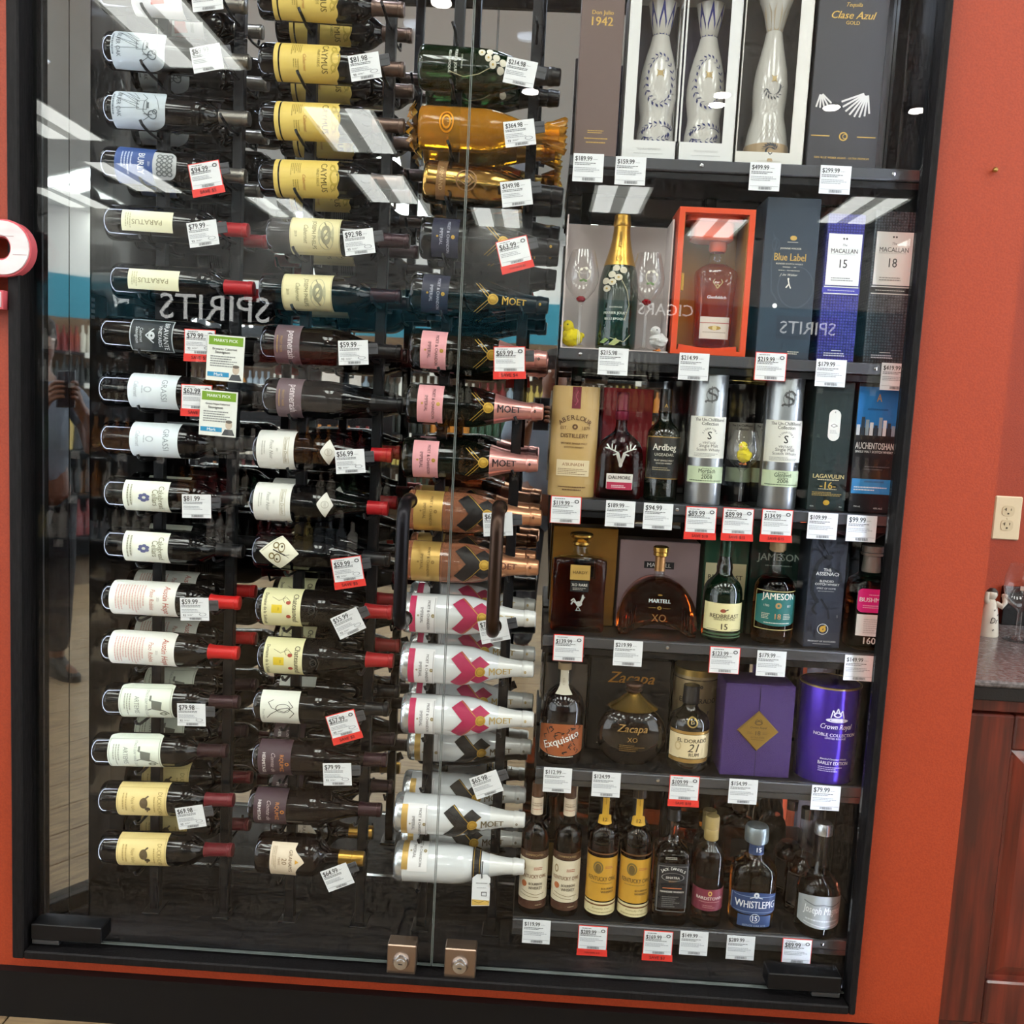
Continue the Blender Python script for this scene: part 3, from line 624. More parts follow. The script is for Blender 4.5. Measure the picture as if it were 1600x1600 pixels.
K['moth'] = dict(p='burgundy', g=GLASSK, cap=(236, 'black'), d='burgundy bottle with diamond moth label', L=[lab(58, 78, 78, 'e9e6cf', [('S', [(-5, -12), (5, 12)], 2.5, '3a3428'), ('E', 12, -3, 10, 7, '7d6f42', .75), ('E', -10, 4, 10, 7, '7d6f42', .75), ('E', 8, -14, 7, 6, '7d6f42', .6), ('E', -14, -7, 7, 6, '7d6f42', .6), ('E', 14, -4, 2.5, 2, '4a4028'), ('E', -12, 5, 2.5, 2, '4a4028'), ('S', [(5, 12), (10, 20)], .8, '3a3428'), ('S', [(5, 12), (3, 21)], .8, '3a3428'), ('S', [(-34, 0), (0, -34)], .7, '8a8468')], 'diamond')])
K['chateau'] = dict(p='burgundy', g=GLASSK, cap=(234, 'red'), d='burgundy bottle with cream label, yellow shield and red capsule', L=[lab(56, 90, 66, 'e8e2b0', [('F', 'Chateauneuf', -2, 24, 66, '4a4230', 0, .02), ('F', 'Domaine de la Solitude', 2, -26, 76, '4a4230', 0, .01), ('Q', [(-9, -16), (9, -16), (9, 2), (-9, 2)], 'e6c832'), ('T', 'AA', 0, -4, 5, '8a7420'), ('E', -14, 12, 4, 4, 'a8442e'), ('E', 16, 13, 4, 4, 'a8442e'), ('S', [(-26, -16), (-18, -4), (-26, 8), (-16, 16)], .8, '6a5f3e'), ('S', [(-30, 6), (-22, 2), (-14, 6)], .8, '6a5f3e')])], emboss=True)
K['xlab'] = dict(p='burgundy', g=GLASSK, cap=(244, 'black'), d='burgundy bottle with white label and big script letter', L=[lab(52, 80, 62, 'e8e9dc', [('S', [(18, 16), (6, 24), (-6, 14), (-2, 0), (10, -14), (20, -20)], 1.3, '3a3a34'), ('S', [(-20, 14), (-8, 22), (4, 8), (-4, -12), (-16, -18), (-22, -10)], 1.1, '3a3a34'), ('E', -4, 6, 10, 12, '4a4a42', .9), ('F', 'Pinot Noir', 12, -25, 26, 'a0a094')])])
K['remi'] = dict(p='burgundy', g=GLASSB, cap=(244, 'plum'), d='dark burgundy bottle with brown label and orange lettering', L=[lab(48, 86, 64, '47323a', [('F', 'RQUMIZ', 0, 14, 40, 'c8803c', 0, .01), ('F', 'Comte de', 0, -2, 46, 'b9a8a6', 0, 0, 1, .4), ('F', 'HERMITAGE', 0, -20, 48, 'd8cfcc', 0, .02), ('E', 0, 25, 4, 4, 'c07a34', .5)])])
K['port'] = dict(p='port', g=GLASSB, cap=(184, 'goldfoil'), d='squat port bottle with cream label and gold stopper', L=[lab(72, 84, 72, 'e6d5bc', [('F', "GRAHAM'S", 0, 8, 50, '6a4a2a'), ('F', '20', 0, -5, 14, '8a6a44'), ('F', 'YEARS', 0, -16, 18, '8a6a44'), ('Q', [(-5, 18), (5, 18), (0, 26), (0, 26)], 'd9a13c'), ('L', -32, -32, 32, -22, 3, 'bda88a')], 'peak')])
FLOW = [('E', 22*math.cos(i*2.4)*(.6+.05*i), -8+5.2*i-14, 7.5-.2*i, 6.5-.2*i, 'd8d0bc') for i in range(9)]
K['flower'] = dict(p='champagne', g=GREENT, cap=(206, 'blackfoil'), d='green champagne bottle painted with white flowers', L=[], X=[(78, None, [('F', 'PERRIER JOUET', 0, 0, 52, 'd9ddd2', 0, .02), ('F', 'BELLE EPOQUE', 0, -12, 46, 'd9ddd2', 0, .02), ('F', 'CHAMPAGNE', 0, 13, 28, 'd9ddd2')]), (136, .040, [('E', x, y, 8, 7, 'd6cfba') for x, y in ((-20, -6), (-10, 8), (-24, 10), (2, 18), (-12, 24), (12, 34), (-4, 38))]+[('E', x, y, 2.5, 2.2, 'b89a4a') for x, y in ((-20, -6), (-10, 8), (2, 18))]+[('S', [(18, -70), (26, -40), (20, -10), (8, 14)], 1.2, 'b9b08a')])])
K['cello'] = dict(p='champagne', g=AMBERW, cap=(206, 'goldfoil'), d='clear champagne bottle wrapped in glowing amber cellophane', wrap=True, L=[], X=[(60, None, [('E', 0, 0, 22, 15, 'e0921ag', .82), ('E', 0, 0, 14, 9, 'e0921ag', .7)])])
K['goldb'] = dict(p='champagne', g=GOLDB, cap=(206, 'blackfoil'), d='mirror gold champagne bottle with embossed crests', L=[lab(40, 96, 20, '8f6b45g', [('F', 'ARMAND', 0, 0, 50, 'c8a878g')]), ], X=[(92, None, [('E', 0, 0, 22, 22, '8a6848g', .86), ('S', [(0, 18), (-12, 4), (0, -18), (12, 4), (0, 18)], 2.5, '8a6848g'), ('E', 0, 3, 6, 7, '8a6848g', .4)])])
def moet(txtc, labc, labink, sash, goldc='c8a040g', sashline='c8a040g', xx=True):
    X = [(150, .042, [('Q', [(-46, -16), (-26, -38), (40, 24), (22, 46)], sash), ('Q', [(46, -16), (26, -38), (-40, 24), (-22, 46)], sash), ('S', [(-44, -18), (20, 44)], 1.3, sashline), ('S', [(44, -18), (-20, 44)], 1.3, sashline)] if xx == 'full' else
          ([('S', [(-30, -12), (12, 30)], 1.2, sashline), ('S', [(-32, -6), (8, 34)], 1.0, sashline), ('S', [(30, -12), (-12, 30)], 1.2, sashline), ('S', [(32, -6), (-8, 34)], 1.0, sashline)])),
         (176, .037, [('E', 0, 0, 11, 11, goldc), ('E', 0, 0, 8, 8, 'a07c2cg', .85)]), (220, .024, [('F', 'MOET', 0, 0, 50, txtc, 90, .02)]), (272, .017, [('E', 0, 2, 2.5, 2.5, txtc, .3)])]
    return X
ML = lambda c, i1, i2: [('R', -44, -24, -2000 if False else 44, -24.01, c), ('F', 'MOET & CHANDON', 0, 6, 68, i1, 0, .01), ('F', 'IMPERIAL', 0, -7, 34, i1), ('E', 0, -14, 2, 2, i2, .3), ('E', 0, 15, 4, 3.4, i2, .2)]
K['moetdark'] = dict(p='champagne', g=GLASSG, cap=(204, 'blackfoil'), d='black champagne bottle with dark blue label', L=[lab(54, 96, 50, '23263c', ML('23263c', 'b9bccb', 'c8a040g'))], X=moet('c8a040g', 0, 0, 0))
K['moetrose'] = dict(p='champagne', g=GLASSG, cap=(188, 'pinkfoil'), d='black champagne bottle with pink label and pink foil', L=[lab(54, 96, 46, 'e4a0a4', ML('e4a0a4', '4a3438', 'c8a040g'))], X=moet('2a2022', 0, 0, 0))
K['moetgold'] = dict(p='champagne', g=ROSEG, cap=(190, 'copper'), d='pink champagne bottle with gold label and copper foil', L=[lab(52, 96, 56, 'c8a45cg', ML('c8a45c', '6a5228', '8a6a30'))], X=moet('6a3a28', 0, 0, '1a1616', xx='full')+[])
K['moetwr'] = dict(p='champagne', g=WHITEB, cap=(214, 'whitefoil'), base='silver', d='white champagne bottle with pink cross sash', L=[lab(48, 90, 40, 'eeeceb', ML('eeeceb', '5a5658', '9a8a60')), lab(24, 84, 8, 'c8315e')], X=moet('b59a58', 0, 0, 'b02352', xx='full')+[(74, None, [('R', -40, -.5, 40, .5, '8a8a8a')])])
K['moetwg'] = dict(p='champagne', g=WHITEB, cap=(214, 'whitefoil'), base='silver', d='white champagne bottle with black cross sash', L=[lab(48, 90, 40, 'eeeceb', ML('eeeceb', '4a4644', '9a8a60')), lab(24, 84, 8, 'c8a45cg')], X=moet('6a5c40', 0, 0, '1d1b1a', xx='full')+[(74, None, [('R', -40, -.5, 40, .5, '8a8a8a')])])
K['moetwb'] = dict(K['moetwg'], X=[(186, .034, [('R', -105, -10, 105, 10, '1d1b1a'), ('R', -105, -7, 105, -6, 'c8a040g'), ('R', -105, 6, 105, 7, 'c8a040g')]), (150, .042, [('Q', [(-60, -4), (-40, -14), (-30, 8), (-52, 18)], '1d1b1a')]), (226, .022, [('F', 'MOET', -22, 2, 46, '6a5c40', 90, .02)])], d='white champagne bottle with black neck band')

# label place on the bottle, measured along its axis: (centre mm, height mm[, width mm])
LO = {'diamond': [(124, 105)], 'oak': [(77, 113)], 'blue': [(73, 80), (138, 50)], 'cream': [(95, 108, 44)], 'blacklabel': [(112, 92, 76)], 'paleblue': [(118, 104)], 'grapes': [(94, 99)], 'austin': [(93, 146)], 'stag': [(100, 119)],
      'duck': [(101, 113)], 'gold': [(107, 122), (38, 9)], 'phelps': [(104, 105)], 'ash': [(58, 54)], 'pinot': [(50, 80), (164, 36, 60)], 'moth': [(61, 86, 84)], 'chateau': [(58, 85)], 'xlab': [(61, 85)], 'remi': [(51, 73)], 'port': [(75, 76)],
      'moetrose': [(53, 54)], 'moetdark': [(55, 56)], 'moetgold': [(49, 61)], 'moetwr': [(54, 44), (26, 14)], 'moetwg': [(54, 44), (26, 14)], 'moetwb': [(54, 44), (26, 14)]}
WIDE = {'diamond': 116, 'oak': 112, 'blue': 104, 'austin': 120, 'stag': 118, 'duck': 118, 'gold': 120, 'phelps': 118, 'ash': 126, 'pinot': 124, 'chateau': 124, 'remi': 122, 'paleblue': 100, 'xlab': 92, 'moetgold': 118, 'moetwr': 96}
for k_, ov in LO.items():
    K[k_] = dict(K[k_], L=[dict(l, zc=q[0], h=q[1], w=(q[2] if len(q) > 2 else l['w']), sv=q[1]/l['h'], su=(q[2] if len(q) > 2 else l['w'])/l['w']) for l, q in zip(K[k_]['L'], ov)])
for k_, w_ in WIDE.items():
    for l_ in K[k_]['L'][:1 if k_ in ('blue', 'pinot') else 2]: l_['w'] = w_
_built = {}
def bottle_parts(kind):
    """list of (name, mesh, level, parent index) for one kind; built once"""
    if kind in _built: return _built[kind]
    k = K[kind]; prof = PROF[k['p']]; R = max(r for z, r in prof); parts = []
    capz, foil = k['cap']; capz /= 1000
    hold = thing('proto', None, None)
    body_p = [q for q in prof if q[0] < capz]+[(capz, interp(prof, capz)), (capz+.002, interp(prof, capz)*.97)]
    b = obj('glass_body', MB().loft(body_p, 32), k['g'], hold)
    cp = [(capz, interp(prof, capz)+.0007)]+[(z, r+.0007) for z, r in prof if z > capz+.001]; top = cp[-1]
    cap = obj('capsule', MB().loft(cp+[(top[0]+.0006, top[1]*.9)], 24), mat(*FOILS[foil]), hold)
    if k.get('base'): obj('base_sleeve', MB().loft([(z-.0001, r+.0005) for z, r in prof if z <= .012]+[(.020, R+.0004)], 32, True, False), SILVERB, hold)
    if k.get('wrap'):
        for z, r0, r1, nm in ((.0, .046, .034, 'wrap_tail'), (.29, .022, .034, 'wrap_tail')):
            V = []; n = 26
            for j, zz in enumerate((z-.012 if z == 0 else z-.03, z-.020 if z == 0 else z+.014)):
                for i in range(n):
                    a = 2*PI*i/n; rr = (r0 if j == 0 else r1)*(1+.16*math.sin(i*2.6+j*2)); V.append((rr*math.cos(a), rr*math.sin(a), zz+.006*math.sin(i*3.1)))
            obj(nm, MB().add(V, [(i, (i+1) % n, n+(i+1) % n, n+i) for i in range(n)]), AMBERW, hold)
    for l in k['L']:
        zc = l['zc']/1000; r = interp(prof, zc); fm_ = round_map(prof, zc, r)
        me = patch(fm_, l['w'], l['h'], l['shape'])
        lo = obj('label', me, ink(l['c']) if len(l['c']) == 7 else mat(l['c'], .5), hold)
        pmap = round_map(prof, zc, r, .0009); su, sv = l.get('su', 1), l.get('sv', 1)
        Print().run(l['ops']).build(lambda u, v: pmap(u*su, v*sv), lo)
    xi = -1
    for zc, rr, ops in k.get('X', []):
        zc /= 1000; r = rr or interp(prof, zc); xi += 1; Print().run(ops).build(round_map(prof, zc, r, .0013+.0007*xi), b, 'emblem')
    if k.get('emboss'):
        Print().run([('E', 0, 0, 9, 8, '1c1c1c', .7), ('S', [(-12, -8), (-6, 6), (0, -6), (6, 6), (12, -8)], 1.6, '1c1c1c'), ('S', [(-16, 6), (0, 13), (16, 6)], 1.6, '1c1c1c')]).build(round_map(prof, .125, .041, .0012), b, 'emblem')
    if k['p'] != 'champagne':
        bl = obj('back_label', patch(round_map(prof, .075, R, back=True), 56, 62), mat('d9d7cc', .55), hold)
        Print().run([('L', -24, -6, 24, 26, 6, '8a887e'), ('K', -20, -26, 12, -12, '2a2a2a')]).build(round_map(prof, .075, R, .0009, True), bl)
    _built[kind] = hold
    return hold
_used = set()
def copy_tree(o, parent=None):
    c = o.copy(); col.objects.link(c); c.parent = parent
    for ch in list(o.children): copy_tree(ch, c)
    return c
def rack_bottle(kind, base, tip, y, label, group, roll=0):
    proto = bottle_parts(kind)
    if kind not in _used: t = proto; _used.add(kind)
    else: t = copy_tree(proto)
    t.name = {'bordeaux': 'wine_bottle', 'burgundy': 'wine_bottle', 'champagne': 'champagne_bottle', 'port': 'port_bottle'}[K[kind]['p']]
    a = P(*base, y); b = P(*tip, y); d = (b-a).normalized()
    f = Vector((0, -1, 0)); f = (f-d*f.dot(d)).normalized(); f = Matrix.Rotation(roll, 3, d) @ f
    x = (-f).cross(d)      # local y = -f
    M = Matrix((x, -f, d)).transposed().to_4x4(); M.translation = a
    t.matrix_world = M
    tag(t, label, 'bottle', group)
    return t, a, d
ORD = ['first', 'second', 'third', 'fourth', 'fifth', 'sixth', 'seventh', 'eighth', 'ninth', 'tenth', 'eleventh', 'twelfth', 'thirteenth', 'fourteenth', 'fifteenth', 'sixteenth', 'seventeenth']
Y1, Y2 = .100, .232
A = [('diamond', (163, -8), (383, 10)), ('oak', (170, 79), (384, 97)), ('oak', (171, 172), (384, 186)), ('blue', (167, 257), (384, 276)), ('cream', (172, 347), (380, 360)), ('cream', (182, 438), (392, 451)), ('blacklabel', (167, 520), (380, 536)),
     ('paleblue', (164, 607), (380, 621)), ('paleblue', (167, 683), (378, 695)), ('grapes', (172, 769), (374, 781)), ('grapes', (172, 848), (374, 861)), ('austin', (168, 931), (370, 942)), ('austin', (167, 1008), (366, 1020)),
     ('stag', (169, 1092), (366, 1097)), ('stag', (152, 1169), (348, 1173)), ('duck', (163, 1245), (362, 1250)), ('duck', (163, 1323), (360, 1328))]
B = [('gold', (408, 0), (634, 16)), ('gold', (410, 97), (628, 109)), ('gold', (411, 188), (627, 197)), ('gold', (410, 278), (623, 285)), ('phelps', (422, 367), (629, 377)), ('phelps', (410, 455), (614, 463)), ('ash', (414, 536), (616, 550)),
     ('ash', (417, 619), (614, 632)), ('pinot', (402, 701), (600, 711)), ('pinot', (397, 782), (594, 794)), ('moth', (401, 858), (600, 874)), ('chateau', (406, 946), (600, 956)), ('chateau', (409, 1021), (603, 1032)),
     ('xlab', (402, 1098), (597, 1108)), ('remi', (401, 1179), (591, 1187)), ('remi', (394, 1255), (585, 1265)), ('port', (405, 1330), (572, 1342))]
C = [None, ('flower', (656, 105), (874, 121)), ('cello', (656, 199), (884, 213)), ('goldb', (663, 283), (877, 306)), ('moetdark', (658, 371), (869, 388)), ('moetdark', (643, 457), (855, 478)), ('moetrose', (642, 544), (859, 562)),
     ('moetrose', (637, 629), (849, 644)), ('moetrose', (630, 714), (838, 725)), ('moetgold', (637, 795), (841, 809)), ('moetgold', (633, 874), (839, 887)), ('moetwr', (630, 956), (835, 967)), ('moetwr', (628, 1033), (831, 1046)),
     ('moetwr', (629, 1113), (831, 1124)), ('moetwg', (629, 1190), (825, 1200)), ('moetwg', (618, 1268), (818, 1281)), ('moetwb', (618, 1344), (810, 1354))]
rackname = ['side rack', 'middle rack', 'handle rack']
PEGS = []; PTIP = {}
for ci, (colm, posts) in enumerate(((A, (250, 366)), (B, (476, 594)), (C, (697, 815)))):
    tw = thing('wine_rack', ('tall black metal wine rack of two posts nearest the side panel', 'tall black metal wine rack of two posts in the middle of three', 'tall black metal wine rack of two posts behind the door handles')[ci], 'rack', (0, .16, ZF))
    for pxp in posts:
        x = X_at(pxp, .15, 1.55)
        pb = obj('post', MB().bbox(x-.011, x+.011, -.011, .011, 0, ZT-ZF, .0015), DARKMETAL, tw, smooth=False)
        obj('base_plate', MB().bbox(x-.02, x+.02, -.03, .03, 0, .004, .001), DARKMETAL, pb, smooth=False)
    for ri, e in enumerate(colm):
        if e is None:
            zb_ = P(700, 18, Y1).z-.048; R_ = .044; ax = (P(656, 18, Y1), P(874, 30, Y1))
        else:
            kind, bs, tp = e; prof = PROF[K[kind]['p']]; R_ = max(r for z, r in prof)
            where = 'row %s from the top of the %s' % (ORD[ri], rackname[ci])
            lbl = '%s, front of %s' % (K[kind]['d'], where)
            def short(s):
                wds = s.split(); return s
            front = not (ci == 2 and ri == 14)
            grp = 'bottles lying in the racks'
            dsc = K[kind]['d']
            if front: t, a, d = rack_bottle(kind, bs, tp, Y1, '%s, front, %s row, %s' % (dsc, ORD[ri], rackname[ci]), grp, roll=random.uniform(-.12, .12)+(-.9 if kind == 'moetwb' else 0))
            # the bottle behind lies at the same height, a little further along
            a1, b1 = P(*bs, Y1), P(*tp, Y1); sh = Vector((random.uniform(-.006, .006), Y2-Y1, 0))
            p0 = pix(a1+sh); p1 = pix(b1+sh); k2 = 'cello' if (ci == 2 and ri == 3) and False else kind
            if kind == 'moetwb': k2 = 'moetwg'
            rack_bottle(k2, p0, p1, Y2, '%s, rear, %s row, %s' % (K[k2]['d'], ORD[ri], rackname[ci]), grp, roll=random.uniform(-.3, .3))
            ax = (a1, b1)
        # pegs: one under the body at the first post, one under the neck at the second
        for pi, pxp in enumerate(posts):
            x = X_at(pxp, .15, 1.55); L_ = (ax[1]-ax[0]).length; s = (x-ax[0].x)/max(1e-6, (ax[1].x-ax[0].x)); zc = ax[0].z+(ax[1].z-ax[0].z)*s
            r = interp(PROF[K[e[0]]['p']], max(0, s)*L_) if e else (.044 if pi == 0 else .025)
            z = zc-r-.0058-ZF; f = .052
            PTIP.setdefault(ci, []).append(Vector((x, Y1-f, z+.012+ZF))) if pi else None
            pts = [(x-.003, (Y1-f)-.16, z+.013), (x, (Y1-f)-.16, z+.006), (x+.002, Y1-f+.012-.16, z+.001), (x, Y1-.16, z-.001), (x, -.012, z), (x, .012, z), (x, Y2-.16, z-.001), (x+.002, Y2+f-.012-.16, z+.002), (x, Y2+f-.16, z+.02)]
            key = 'peg'
            PEGS.append(obj('peg', MB().tube(pts, .0032, 7), BLACK, tw))

# ================================================================== SHELVES
SZ = [1.912, 1.519, 1.202, .901, .602, .247]
SX0, SX1, SY = .030, .797, .088
snames = ['top', 'second', 'third', 'fourth', 'fifth', 'lowest']
RAILM = mat('505155', .38, .5)
for i, z in enumerate(SZ):
    x0 = SX0 if i < 5 else -.003
    t = thing('shelf', 'black metal shelf with price rail, %s of six' % snames[i], 'shelf', (0, SY, z))
    obj('board', MB().bbox(x0, SX1, 0, D-SY-.012, -.014, 0, .0015), SATIN, t, smooth=False)
    rail = obj('price_rail', MB().bbox(x0, SX1, -.010, 0, -.024, -.001, .002), RAILM, t, smooth=False)
    obj('lower_lip', MB().bbox(x0, SX1, -.004, 0, -.040, -.026, .001), GREYMETAL if i > 3 else DARKMETAL, t, smooth=False)
    for sx in (x0+.045, .30, .690):
        o = obj('screw', MB().loft([(0, .0042), (.0015, .0038), (.002, .002)], 12), CHROME, rail); o.rotation_euler = (PI/2, 0, 0); o.location = (sx, -.010, -.012)
    for bx in (x0+.0022, SX1-.004):
        o = obj('bracket', MB().add([(bx-.002, .02, -.016), (bx+.002, .02, -.016), (bx+.002, D-SY-.03, -.016), (bx-.002, D-SY-.03, -.016), (bx-.002, D-SY-.03, -.10), (bx+.002, D-SY-.03, -.10)], [(0, 1, 2, 3), (3, 2, 5, 4), (0, 3, 4), (1, 5, 2), (0, 4, 5, 1)]), DARKMETAL, t, smooth=False)
for i, bx in enumerate((SX0+.05, .37, SX1-.02)):
    t = thing('shelf_standard', 'upright black slotted shelf post against the mirror, %s from the wine' % ORD[i], 'post', (bx, D-.012, ZF))
    obj('channel', MB().bbox(-.012, .012, -.009, .010, 0, ZT-ZF, .001), BLACK, t, smooth=False)

class It:
    """an object standing on a shelf, located by where its base and top meet the picture, at its own depth"""
    def __init__(s, name, label, cat, L, R, T, shelf, y, group=None):
        s.z = SZ[shelf] if isinstance(shelf, int) else shelf; s.y = y
        a, b = X_at(L, y, s.z), X_at(R, y, s.z); s.x = (a+b)/2; s.w = b-a; s.h = Z_at(T, s.x, y)-s.z
        s.o = thing(name, label, cat, (s.x, y, s.z), group); s.W = s.w*1000; s.H = s.h*1000
    def part(s, name, mb_, m, parent=None, smooth=True): return obj(name, mb_, m, parent or s.o, smooth)
def gift_box(name, label, L, R, T, shelf, y, depth, c, ops=(), rough=.45, cat='box', lid=None, side=None, m=None, h=None, bottom=None):
    """ops in mm: u from the middle, v from the base, on the front face"""
    i = It(name, label, cat, L, R, T, shelf, y)
    if h: i.h = h; i.H = h*1000
    m = m or mat(c, rough)
    b = i.part('carton', MB().bbox(-i.w/2, i.w/2, 0, depth, 0, i.h, .0015), m, smooth=False)
    if lid: i.part('lid_seam', MB().box(-i.w/2-.0004, i.w/2+.0004, -.0004, depth, i.h*lid, i.h*lid+.0012), mat('0c0c0e', .6), smooth=False)
    Print().run(ops).build(flat_map(0, 0, 0), b)
    i.b = b
    return i
def norm(p, w, h):
    out = []
    for q in p:
        t, r = q[0], q[1]; ry = q[2] if len(q) > 2 else r; n = q[3] if len(q) > 3 else 2
        out.append((t*h, r*w/2, ry*w/2, n))
    return out
CLEARG = clear('clear_bottle_glass', (.93, .95, .94), .05)
THING = {}
def bottle(name, label, L, R, T, shelf, y, p, body, fill, neck, capt, cap, labels=(), neckm=None, group=None, capp=None, base=None):
    """p: normalised profile; fill: where liquid ends; capt: where the stopper starts; labels (t0, t1, width share, colour, shape, ops in mm from its middle)"""
    i = It(name, label, 'bottle', L, R, T, shelf, y, group)
    pr = norm(p, i.w, i.h)
    def cut(a, b):
        a *= i.h; b *= i.h
        g = lambda z: (z, interp(pr, z), interp(pr, z, 2), interp(pr, z, 3))
        return [g(a)]+[q for q in pr if a+1e-6 < q[0] < b-1e-6]+[g(b)]
    i.pr = pr
    bd = i.part('glass_body', MB().loft(cut(0, fill), 36), body)
    if neck is not None: i.part('neck', MB().loft([(z, a_*.995, b_*.995, n_) for z, a_, b_, n_ in cut(fill, capt)], 28, False, True), neck)
    cpp = norm(capp, i.w, i.h) if capp else [(z, a_+.0006, b_+.0006, n_) for z, a_, b_, n_ in cut(capt, 1)]
    i.part('stopper', MB().loft(cpp, 26), cap)
    flat = any(abs(q[1]-q[2]) > .002 or q[3] != 2 for q in pr[:6])
    for l in labels:
        t0, t1, ws, c, shape, ops = l[:6]; zc = (t0+t1)/2*i.h; h = (t1-t0)*i.H; r = interp(pr, zc)
        if flat: f1, f2, wd = loft_map(pr, zc), loft_map(pr, zc, .0011), 2000*r*ws
        else: f1, f2, wd = round_map(pr, zc, r), round_map(pr, zc, r, .0010), 2000*r*ws*1.25
        if c:
            lo = i.part('label', patch(f1, wd, h, shape), ink(c) if len(c) == 7 else mat(c, .5))
        else: lo = bd
        Print().run([scale_op(o_, wd/100*(1 if flat or o_[0] in 'BR' else .76)) for o_ in ops]).build(f2, lo)
    i.b = bd
    return i
def scale_op(o, k):
    """label artwork is drawn on a label 100 units wide"""
    t = o[0]
    if t in 'TF': return (t, o[1], o[2]*k, o[3]*k, o[4]*k)+tuple(o[5:])
    if t in 'RK': return (t,)+tuple(v*k for v in o[1:5])+tuple(o[5:])
    if t == 'B': return (t,)+tuple(v*k for v in o[1:6])+tuple(o[6:])
    if t == 'Q': return (t, [(a*k, b*k) for a, b in o[1]], o[2])
    if t == 'E': return (t,)+tuple(v*k for v in o[1:5])+tuple(o[5:])
    if t == 'L': return (t,)+tuple(v*k for v in o[1:5])+tuple(o[5:])
    if t == 'S': return (t, [(a*k, b*k) for a, b in o[1]], o[2]*k, o[3])
    return o
GOLD = 'c9a45ag'
# ---------------- top shelf
DJ = gift_box('tequila_box', 'tall brown carton lettered 1942 in gold on the top shelf', 896, 962, 0, 0, .10, .09, '6a5752', [], h=.36)
Print().run([('F', 'Don Julio', 0, 286, 44, GOLD, 0, .02), ('F', '1942', 0, 270, 44, GOLD, 0, .04), ('L', -18, 48, 18, 56, 2, GOLD), ('L', -24, 36, 24, 41, 1, GOLD), ('L', -20, 28, 20, 33, 1, GOLD)]).build(flat_map(0, 0, 0), DJ.b)
CREAMB = mat('d9d6cd', .5); WHITEBX = mat('dcdcda', .45); WINDOW = clear('box_window', (.97, .97, .97), .05)
CERAM = mat('dedbd4', .12, 0, .8); BLUEC = mat('1c2a86', .12, 0, .8); TANC = mat('bfa27a', .3)
def leaf_ring(cu, cv, ru, rv, n, c='1a2a74', a0=0, a1=2*PI, ln=11):
    out = []
    for k in range(n):
        a = a0+(a1-a0)*k/(n-1); u, v = cu+ru*math.cos(a), cv+rv*math.sin(a); ta = a+PI/2
        for sd in (.7, -.7):
            out.append(('Q', [(u, v), (u+ln*.5*math.cos(ta+sd)-2, v+ln*.5*math.sin(ta+sd)-1), (u+ln*math.cos(ta+sd), v+ln*math.sin(ta+sd)), (u+ln*.5*math.cos(ta+sd)+2.6, v+ln*.5*math.sin(ta+sd)+1)], c))
    return out
